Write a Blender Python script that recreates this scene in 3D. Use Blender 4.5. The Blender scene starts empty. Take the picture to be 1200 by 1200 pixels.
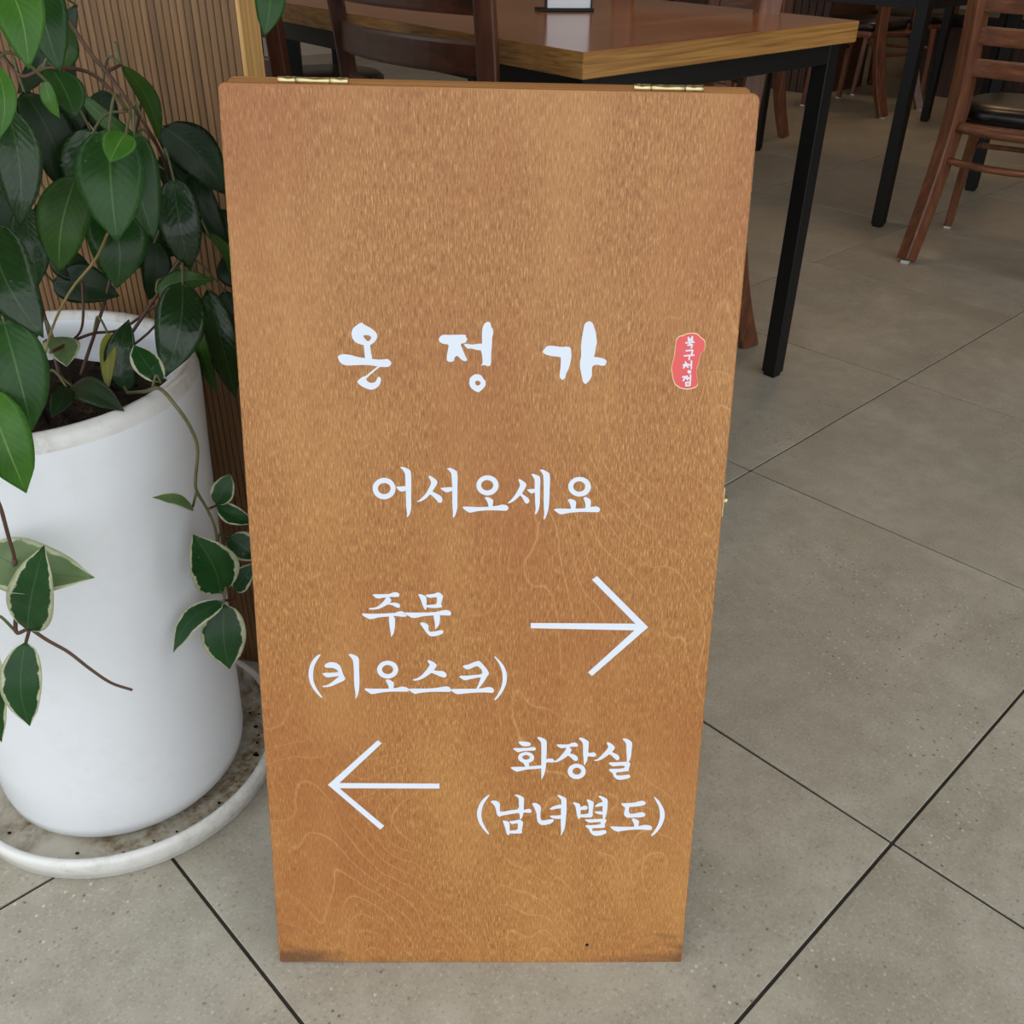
import bpy, bmesh, math, random
from mathutils import Vector, Matrix
from mathutils.geometry import tessellate_polygon
random.seed(7)
S = bpy.context.scene
COL = S.collection

# ------------------------------------------------------------------ camera, world, exposure
cam = bpy.data.cameras.new('camera'); camo = bpy.data.objects.new('camera', cam); COL.objects.link(camo)
PITCH, ROLL, CAMH = 0.5623047, 0.0160737, 0.8911176
fwd = Vector((0, math.cos(PITCH), -math.sin(PITCH))); rt = Vector((1, 0, 0)); up = rt.cross(fwd)
r2 = rt*math.cos(ROLL) + up*math.sin(ROLL); u2 = up*math.cos(ROLL) - rt*math.sin(ROLL)
camo.matrix_world = Matrix(((r2.x, u2.x, -fwd.x, 0), (r2.y, u2.y, -fwd.y, 0), (r2.z, u2.z, -fwd.z, CAMH), (0, 0, 0, 1)))
cam.sensor_width = 36; cam.lens = 36*1128.03/1200; cam.clip_start = 0.02; cam.clip_end = 100
S.camera = camo
W = bpy.data.worlds.new('daylight'); S.world = W; W.use_nodes = True
bg = W.node_tree.nodes['Background']; bg.inputs['Color'].default_value = (0.93, 0.97, 1.0, 1); bg.inputs['Strength'].default_value = 1.0
S.view_settings.view_transform = 'Standard'; S.view_settings.look = 'None'
S.view_settings.exposure = 0.80; S.view_settings.gamma = 1; S.view_settings.use_curve_mapping = False

# ------------------------------------------------------------------ material helpers
def lin(r, g, b):
    f = lambda v: (v/255/12.92) if v/255 <= 0.04045 else ((v/255+0.055)/1.055)**2.4
    return (f(r), f(g), f(b), 1)
class NT:
    def __init__(self, name):
        self.m = bpy.data.materials.new(name); self.m.use_nodes = True
        self.t = self.m.node_tree; self.b = self.t.nodes['Principled BSDF']
    def n(self, typ, **kw):
        x = self.t.nodes.new(typ)
        for k, v in kw.items():
            if k in x.inputs.keys() if hasattr(x.inputs, 'keys') else False: x.inputs[k].default_value = v
            else: setattr(x, k, v)
        return x
    def link(self, a, b): self.t.links.new(a, b)
    def coord(self, which='Object', scale=(1, 1, 1), loc=(0, 0, 0), rand=False):
        c = self.n('ShaderNodeTexCoord'); mp = self.n('ShaderNodeMapping')
        mp.inputs['Scale'].default_value = scale; mp.inputs['Location'].default_value = loc
        src = c.outputs[which]
        if rand:
            oi = self.n('ShaderNodeObjectInfo'); va = self.n('ShaderNodeVectorMath', operation='SCALE'); va.inputs[0].default_value = (37, 51, 13)
            self.link(oi.outputs['Random'], va.inputs['Scale']); ad = self.n('ShaderNodeVectorMath', operation='ADD')
            self.link(src, ad.inputs[0]); self.link(va.outputs[0], ad.inputs[1]); src = ad.outputs[0]
        self.link(src, mp.inputs['Vector']); return mp.outputs[0]
    def noise(self, vec, scale=1.0, detail=3.0, rough=0.55, dist=0.0):
        x = self.n('ShaderNodeTexNoise'); x.inputs['Scale'].default_value = scale; x.inputs['Detail'].default_value = detail
        x.inputs['Roughness'].default_value = rough; x.inputs['Distortion'].default_value = dist
        self.link(vec, x.inputs['Vector']); return x.outputs['Fac']
    def ramp(self, fac, stops, interp='LINEAR'):
        r = self.n('ShaderNodeValToRGB'); r.color_ramp.interpolation = interp
        el = r.color_ramp.elements
        while len(el) < len(stops): el.new(0.5)
        for e, (p, c) in zip(el, stops): e.position = p; e.color = c if len(c) == 4 else (*c, 1)
        self.link(fac, r.inputs['Fac']); return r.outputs['Color']
    def mix(self, fac, a, b, mode='MIX'):
        x = self.n('ShaderNodeMix', data_type='RGBA', blend_type=mode)
        for sock, v in ((x.inputs[0], fac), (x.inputs[6], a), (x.inputs[7], b)):
            if hasattr(v, 'is_linked') or hasattr(v, 'links'): self.link(v, sock)
            else: sock.default_value = v
        return x.outputs[2]
    def math(self, op, a, b=None, c=None):
        x = self.n('ShaderNodeMath', operation=op)
        for i, v in enumerate((a, b, c)):
            if v is None: continue
            if isinstance(v, (int, float)): x.inputs[i].default_value = v
            else: self.link(v, x.inputs[i])
        return x.outputs[0]
    def bump(self, h, strength=0.2, dist=0.001):
        x = self.n('ShaderNodeBump'); x.inputs['Strength'].default_value = strength; x.inputs['Distance'].default_value = dist
        self.link(h, x.inputs['Height']); self.link(x.outputs[0], self.b.inputs['Normal'])
    def out(self, color=None, rough=0.5, metal=0.0, spec=0.5):
        if color is not None:
            if isinstance(color, tuple): self.b.inputs['Base Color'].default_value = color
            else: self.link(color, self.b.inputs['Base Color'])
        if isinstance(rough, (int, float)): self.b.inputs['Roughness'].default_value = rough
        else: self.link(rough, self.b.inputs['Roughness'])
        self.b.inputs['Metallic'].default_value = metal; self.b.inputs['Specular IOR Level'].default_value = spec
        return self.m
BW = lambda v: (v, v, v, 1)

def mat_plain(name, col, rough=0.5, metal=0.0, var=0.06, scale=30, spec=0.5):
    t = NT(name); v = t.coord('Object'); n = t.noise(v, scale, 3)
    a = tuple(c*(1-var) for c in col[:3])+(1,); b = tuple(min(1, c*(1+var)) for c in col[:3])+(1,)
    return t.out(t.ramp(n, [(0.3, a), (0.7, b)]), rough, metal, spec)

def mat_sign_wood():
    t = NT('stained_plywood')
    warp = t.noise(t.coord('Object', (6, 3, 6)), 1.0, 2)
    fib = t.noise(t.coord('Object', (980, 120, 980)), 1.0, 3, 0.75, 0.25)
    fib2 = t.noise(t.coord('Object', (210, 16, 210)), 1.0, 3, 0.6)
    blot = t.noise(t.coord('Object', (6, 3.2, 6)), 1.0, 3, 0.5)
    con = t.noise(t.coord('Object', (4.6, 2.1, 1), (1.3, 0.37, 0)), 1.0, 3.4, 0.36, 0.3)
    ring = t.math('FRACT', t.math('MULTIPLY', con, 52.0))
    line = t.ramp(ring, [(0.0, BW(1)), (0.04, BW(0.3)), (0.09, BW(0)), (0.95, BW(0)), (1.0, BW(0.9))])
    brk = t.ramp(t.noise(t.coord('Object', (8, 5, 8), (3, 1, 0)), 1.0, 2), [(0.36, BW(0)), (0.6, BW(1))])
    base = t.ramp(fib, [(0.28, lin(112, 68, 30)), (0.46, lin(164, 109, 55)), (0.56, lin(180, 125, 67)), (0.74, lin(222, 174, 116))])
    base = t.mix(t.math('MULTIPLY', t.ramp(fib2, [(0.35, BW(1)), (0.6, BW(0))]), 0.16), base, lin(140, 84, 40))
    base = t.mix(t.math('MULTIPLY', t.ramp(blot, [(0.44, BW(0)), (0.66, BW(1))]), 0.5), base, lin(158, 90, 46))
    base = t.mix(t.math('MULTIPLY', t.ramp(t.noise(t.coord('Object', (11, 4, 6), (5, 2, 0)), 1.0, 3, 0.55), [(0.48, BW(0)), (0.70, BW(1))]), 0.34), base, lin(200, 148, 86))
    xy = t.n('ShaderNodeSeparateXYZ'); t.link(t.coord('Object'), xy.inputs[0])
    fig = t.math('ADD', t.math('MULTIPLY', xy.outputs[0], 1.6), t.math('SUBTRACT', 0.62, xy.outputs[1]))      # flame figure lies low and to the right of the sheet
    fig = t.ramp(t.math('ADD', fig, t.math('MULTIPLY', t.math('SUBTRACT', warp, 0.5), 0.6)), [(0.0, BW(0)), (0.25, BW(1))])
    lm = t.math('MULTIPLY', t.math('MULTIPLY', t.math('MULTIPLY', line, brk), fig), 0.40)
    base = t.mix(lm, base, lin(228, 178, 116))
    # grime rubbed into the foot of the board
    sx = t.n('ShaderNodeSeparateXYZ'); t.link(t.coord('Object'), sx.inputs[0])
    gn = t.ramp(t.noise(t.coord('Object', (13, 40, 20)), 1.0, 4, 0.65), [(0.4, BW(0)), (0.75, BW(1))])
    corner = t.ramp(t.math('ABSOLUTE', sx.outputs[0]), [(0.12, BW(0.22)), (0.2, BW(1.0))])
    hgt = t.math('MULTIPLY', t.math('MULTIPLY', t.math('ADD', gn, 0.4), corner), 0.05)
    gm = t.math('MULTIPLY', t.math('SUBTRACT', hgt, sx.outputs[1]), 30.0)
    gm = t.math('MINIMUM', t.math('MAXIMUM', gm, 0.0), 0.75)
    base = t.mix(gm, base, lin(88, 60, 42))
    t.bump(fib, 0.12, 0.0005)
    return t.out(base, t.ramp(fib, [(0.3, BW(0.45)), (0.7, BW(0.33))]), 0, 0.5)

def mat_wood(name, c1, c2, c3, axis=2, freq=90, along=4, rough=0.4, line=0.0, rand=True, spec=0.5):
    t = NT(name); sc = [freq]*3; sc[axis] = along
    v = t.coord('Object', tuple(sc), rand=rand); n = t.noise(v, 1.0, 4, 0.6, 0.4)
    v2 = t.coord('Object', tuple(s*0.22 for s in sc), rand=rand); m2 = t.noise(v2, 1.0, 2)
    c = t.ramp(n, [(0.30, c1), (0.52, c2), (0.74, c3)])
    c = t.mix(t.math('MULTIPLY', t.ramp(m2, [(0.4, BW(0)), (0.65, BW(1))]), 0.35), c, c1)
    t.bump(n, 0.06, 0.0006)
    return t.out(c, rough, 0, spec)

def mat_tile():
    t = NT('concrete_look_tile'); v = t.coord('Object', rand=True)
    big = t.noise(v, 4.2, 5, 0.66); mid = t.noise(v, 22, 5, 0.68); fine = t.noise(v, 260, 2, 0.7)
    c = t.ramp(big, [(0.3, lin(160, 154, 139)), (0.55, lin(178, 172, 157)), (0.75, lin(192, 186, 171))])
    c = t.mix(t.math('MULTIPLY', t.ramp(mid, [(0.35, BW(1)), (0.62, BW(0))]), 0.42), c, lin(140, 132, 116))
    c = t.mix(t.math('MULTIPLY', t.ramp(fine, [(0.58, BW(0)), (0.70, BW(1))]), 0.5), c, lin(202, 197, 186))
    c = t.mix(t.math('MULTIPLY', t.ramp(fine, [(0.28, BW(1)), (0.40, BW(0))]), 0.45), c, lin(92, 86, 78))
    vo = t.n('ShaderNodeTexVoronoi'); vo.inputs['Scale'].default_value = 92; t.link(v, vo.inputs['Vector'])
    pat = t.ramp(t.noise(v, 5, 2), [(0.5, BW(0)), (0.62, BW(1))])
    dot = t.math('MULTIPLY', t.ramp(vo.outputs['Distance'], [(0.10, BW(1)), (0.20, BW(0))]), pat)
    dk = t.ramp(vo.outputs['Color'], [(0.45, BW(0)), (0.55, BW(1))])
    c = t.mix(t.math('MULTIPLY', dot, 0.75), c, t.mix(dk, lin(70, 64, 58), lin(215, 210, 200)))
    t.bump(fine, 0.10, 0.0004)
    return t.out(c, t.ramp(mid, [(0.3, BW(0.34)), (0.7, BW(0.46))]), 0, 0.45)

def mat_leaf(name, c1, c2, rib, rough=0.32, var=None, wet=False):
    t = NT(name); uv = t.coord('UV'); sx = t.n('ShaderNodeSeparateXYZ'); t.link(uv, sx.inputs[0])
    u = t.math('ABSOLUTE', t.math('SUBTRACT', sx.outputs[0], 0.5)); vv = sx.outputs[1]
    ob = t.coord('Object', rand=True); n = t.noise(ob, 26, 3); n2 = t.noise(ob, 130, 3)
    c = t.ramp(n, [(0.32, c1), (0.7, c2)])
    vein = t.math('SINE', t.math('MULTIPLY', t.math('SUBTRACT', vv, t.math('MULTIPLY', u, 0.55)), 72.0))
    c = t.mix(t.math('MULTIPLY', t.ramp(vein, [(0.75, BW(0)), (1.0, BW(1))]), 0.10), c, rib)
    if var:
        edge = t.math('ADD', t.math('ADD', u, t.math('MULTIPLY', t.math('SUBTRACT', t.noise(ob, 85, 3), 0.5), 0.26)), t.math('MULTIPLY', t.math('POWER', vv, 6.0), 0.05))
        c = t.mix(t.ramp(edge, [(0.395, BW(0)), (0.425, BW(1))]), c, var)
    c = t.mix(t.ramp(u, [(0.006, BW(0.75)), (0.022, BW(0))]), c, rib)
    sp = t.ramp(n2, [(0.70, BW(0)), (0.76, BW(1))])
    c = t.mix(t.math('MULTIPLY', sp, 0.25), c, lin(190, 205, 180))
    t.b.inputs['Subsurface Weight'].default_value = 0.0
    h = t.math('ADD', t.math('MULTIPLY', vein, 0.10), t.math('MULTIPLY', n2, 1.3 if wet else 0.3))
    t.bump(h, 0.55 if wet else 0.22, 0.0012)
    if wet: t.b.inputs['Coat Weight'].default_value = 0.6; t.b.inputs['Coat Roughness'].default_value = 0.08
    return t.out(c, rough, 0, 0.5)

M = {}
M['sign'] = mat_sign_wood()
M['ply_edge'] = mat_wood('plywood_edge', lin(120, 76, 40), lin(170, 118, 66), lin(206, 160, 104), axis=0, freq=330, along=3, rough=0.5)
M['vinyl'] = mat_plain('white_vinyl', lin(224, 232, 245), 0.45, 0, 0.01)
M['red_vinyl'] = mat_plain('coral_red_vinyl', lin(228, 92, 92), 0.45, 0, 0.04)
M['pale_vinyl'] = mat_plain('cream_vinyl_edge', lin(240, 216, 170), 0.5, 0, 0.02)
M['brass'] = mat_plain('brass', lin(212, 196, 148), 0.34, 1.0, 0.06, 200)
M['tile'] = mat_tile()
M['grout'] = mat_plain('dark_grout', lin(52, 46, 40), 0.85, 0, 0.2, 60)
M['wall'] = mat_plain('painted_wall', lin(188, 180, 168), 0.8, 0, 0.02, 3)
M['shadewall'] = mat_plain('brown_shade_wall', lin(120, 96, 74), 0.7, 0, 0.03, 3)  # kept dark for the added light-blocking wall
M['ceiling'] = mat_plain('ceiling_paint', lin(170, 162, 150), 0.85, 0, 0.02, 3)
M['slat'] = mat_wood('oiled_slat_wood', lin(102, 74, 46), lin(128, 95, 61), lin(148, 112, 74), axis=2, freq=110, along=3.5, rough=0.42)
M['core'] = mat_plain('groove_backing', lin(84, 58, 38), 0.7)
M['pine'] = mat_wood('pale_pine_edge', lin(160, 116, 62), lin(200, 156, 94), lin(220, 180, 118), axis=2, freq=120, along=3, rough=0.5)
M['darkpanel'] = mat_wood('dark_wainscot_wood', lin(46, 28, 20), lin(66, 42, 30), lin(88, 58, 42), axis=2, freq=60, along=3, rough=0.5)
M['tabletop'] = mat_wood('table_top_veneer', lin(140, 82, 46), lin(172, 110, 66), lin(194, 134, 86), axis=0, freq=34, along=1.6, rough=0.18, rand=False)
M['tableedge'] = mat_wood('table_edge_band', lin(122, 82, 38), lin(176, 128, 66), lin(198, 152, 84), axis=0, freq=210, along=5, rough=0.42, rand=False)
M['tableedge2'] = mat_wood('table_side_edge_band', lin(122, 82, 38), lin(176, 128, 66), lin(198, 152, 84), axis=1, freq=210, along=5, rough=0.42, rand=False)
M['black'] = mat_plain('black_powder_coat', lin(11, 11, 12), 0.45, 0, 0.1, 30, 0.35)
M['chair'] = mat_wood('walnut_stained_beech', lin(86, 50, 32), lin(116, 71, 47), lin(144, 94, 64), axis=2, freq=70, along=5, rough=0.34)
M['chair_dark'] = mat_wood('shaded_walnut_stained_beech', lin(58, 30, 18), lin(80, 44, 28), lin(100, 58, 38), axis=2, freq=70, along=5, rough=0.36)  # same walnut with the partition's shade put into the colour
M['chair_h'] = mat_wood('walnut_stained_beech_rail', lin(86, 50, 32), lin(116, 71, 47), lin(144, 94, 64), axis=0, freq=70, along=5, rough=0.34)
M['chair_shaded_h'] = mat_wood('shaded_walnut_stained_beech_rail', lin(58, 30, 18), lin(80, 44, 28), lin(100, 58, 38), axis=0, freq=70, along=5, rough=0.36)  # rail grain of the walnut with shade in its colour
M['twig'] = mat_plain('yellow_green_twig', lin(134, 118, 66), 0.5, 0, 0.2, 60)
M['vinylseat'] = mat_plain('black_seat_vinyl', lin(16, 16, 16), 0.3, 0, 0.2, 90)
M['glide'] = mat_plain('white_felt_glide', lin(205, 203, 198), 0.8)
M['ceramic'] = None
M['plastic_white'] = mat_plain('white_sheet', lin(232, 236, 240), 0.35, 0, 0.01)
M['stem'] = mat_plain('green_brown_stem', lin(88, 88, 54), 0.55, 0, 0.25, 60)
M['stem_brown'] = mat_plain('brown_stem', lin(78, 52, 38), 0.6, 0, 0.25, 60)
M['root'] = mat_plain('dry_root', lin(150, 132, 108), 0.7, 0, 0.2, 80)
def mat_ceramic(name, base, dirt, amt, lo=0.45):
    t = NT(name); v = t.coord('Object'); n = t.noise(v, 60, 5, 0.7); n1 = t.noise(v, 9, 3, 0.6); sp = t.noise(v, 240, 2)
    c = t.mix(t.math('MULTIPLY', t.math('MULTIPLY', t.ramp(n, [(lo-0.05, BW(0)), (lo+0.25, BW(1))]), t.ramp(n1, [(lo-0.03, BW(0)), (lo+0.16, BW(1))])), amt), base, dirt)
    c = t.mix(t.math('MULTIPLY', t.ramp(sp, [(0.73, BW(0)), (0.77, BW(1))]), min(1, amt*0.9)), c, lin(120, 105, 85))
    return t.out(c, 0.24, 0, 0.5)
M['ceramic'] = mat_ceramic('white_glazed_ceramic', lin(232, 236, 241), lin(190, 184, 172), 0.10)
M['ceramic_rim'] = mat_ceramic('dusty_glazed_rim', lin(224, 224, 221), lin(150, 138, 116), 0.75)
M['saucer'] = mat_ceramic('white_saucer', lin(228, 228, 224), lin(160, 150, 132), 0.5)
M['saucer_in'] = mat_ceramic('water_stained_saucer', lin(208, 202, 187), lin(124, 102, 68), 1.0, 0.38)
def mat_soil():
    t = NT('potting_soil'); v = t.coord('Object'); n = t.noise(v, 70, 5, 0.7); n2 = t.noise(v, 210, 3)
    c = t.ramp(n, [(0.3, lin(20, 15, 11)), (0.6, lin(46, 36, 28)), (0.8, lin(86, 70, 54))])
    t.bump(t.math('ADD', n, n2), 0.9, 0.006)
    return t.out(c, 0.95, 0, 0.1)
M['soil'] = mat_soil()
LM = {
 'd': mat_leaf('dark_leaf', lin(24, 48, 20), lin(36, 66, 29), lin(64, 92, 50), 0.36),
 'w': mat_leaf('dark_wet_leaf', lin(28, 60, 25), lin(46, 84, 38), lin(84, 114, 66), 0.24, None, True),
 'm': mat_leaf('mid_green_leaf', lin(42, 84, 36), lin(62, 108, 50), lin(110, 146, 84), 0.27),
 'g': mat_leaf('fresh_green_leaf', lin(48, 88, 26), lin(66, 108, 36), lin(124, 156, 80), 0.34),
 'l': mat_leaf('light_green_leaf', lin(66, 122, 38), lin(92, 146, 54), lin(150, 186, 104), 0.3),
 'v': mat_leaf('variegated_leaf', lin(34, 80, 38), lin(52, 102, 50), lin(84, 126, 74), 0.26, lin(226, 230, 196)),
 'p': mat_leaf('pale_variegated_leaf', lin(112, 140, 90), lin(136, 160, 108), lin(100, 126, 78), 0.4, lin(214, 220, 186)),
 'y': mat_leaf('yellowing_leaf', lin(128, 132, 34), lin(166, 160, 52), lin(190, 186, 90), 0.4),
}

# ------------------------------------------------------------------ mesh helpers
def mesh_obj(name, bm, mat, parent=None, loc=(0, 0, 0), smooth=False, mats=None):
    me = bpy.data.meshes.new(name); bm.normal_update(); bm.to_mesh(me); bm.free()
    for m in (mats or [mat]): me.materials.append(m)
    if smooth:
        for p in me.polygons: p.use_smooth = True
    o = bpy.data.objects.new(name, me); COL.objects.link(o); o.location = loc
    if parent: o.parent = parent
    return o
def empty(name, loc, rz=0):
    o = bpy.data.objects.new(name, None); COL.objects.link(o); o.location = loc; o.rotation_euler = (0, 0, rz); o.empty_display_size = 0.05; return o
def tag(o, label, cat, group=None):
    o['label'] = label; o['category'] = cat
    if group: o['group'] = group
    return o
def struct(o, label=None, cat=None):
    o['kind'] = 'structure'
    if label: o['label'] = label
    if cat: o['category'] = cat
    return o
def box(bm, lo, hi, bev=0.0, mi=0):
    r = bmesh.ops.create_cube(bm, size=1.0)
    for v in r['verts']:
        v.co = Vector([(lo[i]+hi[i])/2 + v.co[i]*(hi[i]-lo[i]) for i in range(3)])
    fs = set(f for v in r['verts'] for f in v.link_faces)
    for f in fs: f.material_index = mi
    if bev > 0:
        es = list(set(e for v in r['verts'] for e in v.link_edges))
        bmesh.ops.bevel(bm, geom=es, offset=bev, segments=1, affect='EDGES', material=-1)
def lathe(bm, prof, seg=64, mi=0, mis=None):
    rings = []
    for (r, z) in prof:
        if r < 1e-5: rings.append([bm.verts.new((0, 0, z))])
        else: rings.append([bm.verts.new((r*math.cos(2*math.pi*i/seg), r*math.sin(2*math.pi*i/seg), z)) for i in range(seg)])
    for k, (a, b) in enumerate(zip(rings, rings[1:])):
        for i in range(seg):
            j = (i+1) % seg
            if len(a) == 1 and len(b) == 1: continue
            if len(a) == 1: f = bm.faces.new((a[0], b[j], b[i]))
            elif len(b) == 1: f = bm.faces.new((a[i], a[j], b[0]))
            else: f = bm.faces.new((a[i], a[j], b[j], b[i]))
            f.material_index = mis[k] if mis else mi; f.smooth = True
    bmesh.ops.recalc_face_normals(bm, faces=bm.faces[:])
def catmull(P, n=6):
    P = [Vector(p) for p in P]
    if len(P) < 3: return P
    Q = [P[0]*2-P[1]] + P + [P[-1]*2-P[-2]]; out = []
    for i in range(1, len(Q)-2):
        a, b, c, d = Q[i-1:i+3]
        for k in range(n):
            t = k/n; out.append(0.5*((2*b)+(c-a)*t+(2*a-5*b+4*c-d)*t*t+(3*b-a-3*c+d)*t**3))
    return out+[P[-1]]
def tube(bm, pts, rad, seg=8, rad_end=None):
    """round section along a path"""
    pts = [Vector(p) for p in pts]; rings = []; n = None
    for i, p in enumerate(pts):
        d = (pts[min(i+1, len(pts)-1)]-pts[max(i-1, 0)]).normalized()
        if n is None: n = d.orthogonal().normalized()
        n = (n-d*n.dot(d)).normalized(); b = d.cross(n)
        r = rad if rad_end is None else rad+(rad_end-rad)*i/(len(pts)-1)
        rings.append([bm.verts.new(p+(n*math.cos(a)+b*math.sin(a))*r) for a in [2*math.pi*k/seg for k in range(seg)]])
    for A, B in zip(rings, rings[1:]):
        for k in range(seg):
            f = bm.faces.new((A[k], A[(k+1) % seg], B[(k+1) % seg], B[k])); f.smooth = True
    bm.faces.new(rings[0][::-1]); bm.faces.new(rings[-1])
def sweep(bm, pts, ax, wa, wb, chamfer=0.25):
    """rectangular (chamfered) section along a path; ax = reference direction for width wa (half), wb half of the other"""
    pts = [Vector(p) for p in pts]; rings = []; ax = Vector(ax)
    c = chamfer
    sec = [(1, 1-c), (1-c, 1), (-1+c, 1), (-1, 1-c), (-1, -1+c), (-1+c, -1), (1-c, -1), (1, -1+c)]
    for i, p in enumerate(pts):
        d = (pts[min(i+1, len(pts)-1)]-pts[max(i-1, 0)]).normalized()
        a = (ax-d*ax.dot(d)).normalized(); b = d.cross(a)
        fa = wa(i/(len(pts)-1)) if callable(wa) else wa; fb = wb(i/(len(pts)-1)) if callable(wb) else wb
        rings.append([bm.verts.new(p+a*fa*s+b*fb*q) for s, q in sec])
    for A, B in zip(rings, rings[1:]):
        for k in range(8): bm.faces.new((A[k], A[(k+1) % 8], B[(k+1) % 8], B[k]))
    bm.faces.new(rings[0][::-1]); bm.faces.new(rings[-1])
    bmesh.ops.recalc_face_normals(bm, faces=bm.faces[:])
def copy_tree(o, parent=None):
    c = o.copy(); COL.objects.link(c)
    if parent: c.parent = parent
    for ch in list(o.children): copy_tree(ch, c)
    return c

# ------------------------------------------------------------------ setting: floor of square tiles laid on the diagonal
YAW = 0.7971866; TS = 0.6; T0 = Vector((0.0169684, 1.1546267, 0))
EV = Vector((math.sin(YAW), math.cos(YAW), 0)); NU = Vector((-math.cos(YAW), math.sin(YAW), 0))
ANG = math.atan2(EV.y, EV.x)
DA, DC = 6.3, 6.2          # distance of the two far walls from the camera along EV and NU
bm = bmesh.new(); box(bm, (-14, -14, -0.08), (14, 14, -0.0025))
floor = struct(mesh_obj('floor', bm, M['grout']), 'floor of large square grey concrete look tiles laid diagonally', 'floor')
bm = bmesh.new(); g = 0.0019; box(bm, (-TS/2+g, -TS/2+g, -0.012), (TS/2-g, TS/2-g, 0.0), 0.0006)
tile0 = None
for iu in range(-6, 11):
    for iv in range(-5, 11):
        c = T0 + EV*(TS*(iv+0.5)) + NU*(TS*(iu-0.5))
        if c.dot(EV) > DA+0.3 or c.dot(NU) > DC+0.3 or c.dot(EV) < -3.0 or c.dot(NU) < -4.0: continue
        if tile0 is None: tile0 = o = mesh_obj('tile', bm, M['tile'], floor)
        else: o = tile0.copy(); COL.objects.link(o)
        o.location = c; o.rotation_euler = (0, 0, ANG)

def wall(name, p0, p1, z1, th, mat, label):
    d = Vector(p1)-Vector(p0); L = d.length; bm = bmesh.new(); box(bm, (0, 0, -0.01), (L, th, z1))
    o = mesh_obj(name, bm, mat, None, (p0[0], p0[1], 0)); o.rotation_euler = (0, 0, math.atan2(d.y, d.x))
    return struct(o, label, 'wall')
cor = EV*DA+NU*DC
pA = EV*DA-NU*1.1; pC = NU*DC-EV*5.0
CH = 2.7
w1 = wall('wall_right', cor[:2], pA[:2], CH, 0.12, M['wall'], 'pale painted far wall behind the right hand tables')
w2 = wall('wall_left', pC[:2], cor[:2], CH, 0.12, M['wall'], 'pale painted far wall glimpsed under the near table')
pS0 = EV*DA-NU*1.1; pS1 = EV*3.0-NU*1.1
w3 = wall('shading_wall', pS0[:2], pS1[:2], CH, 0.12, M['shadewall'], 'brown wall added out of view to keep daylight off the far floor')  # unseen wall, added to hold side daylight off the far floor
bm = bmesh.new(); box(bm, (-0.9, -1.1, CH), (DA, DC, CH+0.15))
ceil = mesh_obj('ceiling', bm, M['ceiling']); ceil.rotation_euler = (0, 0, ANG)
struct(ceil, 'flat pale painted ceiling of the dining room', 'ceiling')

# ------------------------------------------------------------------ lettering outlines on the board face (mm from the middle of its foot)
SEAL = [(158.1,623.7),(160.2,624.1),(161.8,624.3),(164.6,624.2),(166.0,624.0),(167.3,623.2),(168.3,622.4),(169.9,620.9),(171.0,620.0),(172.6,619.0),(173.2,617.8),(173.6,615.0),(173.6,613.3),(173.2,611.0),(172.7,610.0),(171.3,609.2),(170.7,608.1),(170.3,605.6),(170.0,604.0),(169.6,601.5),(169.3,600.0),(168.6,598.1),(168.4,596.7),(168.5,594.2),(168.7,592.4),(169.2,589.6),(169.6,587.7),(170.3,584.9),(170.2,583.6),(169.2,582.3),(168.3,581.6),(166.4,580.8),(165.0,580.4),(162.5,580.0),(160.8,580.1),(157.9,580.5),(156.1,581.1),(153.5,582.7),(152.2,584.0),(150.9,586.5),(150.2,588.3),(149.6,591.1),(149.1,592.9),(148.5,595.3),(148.4,597.2),(148.8,600.3),(149.2,602.3),(149.7,605.1),(150.0,607.0),(150.2,610.1),(150.3,612.6),(150.3,616.9),(150.8,619.0),(152.2,621.2),(153.3,622.0),(155.3,622.1),(156.2,622.5),(157.1,623.2)]
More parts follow.
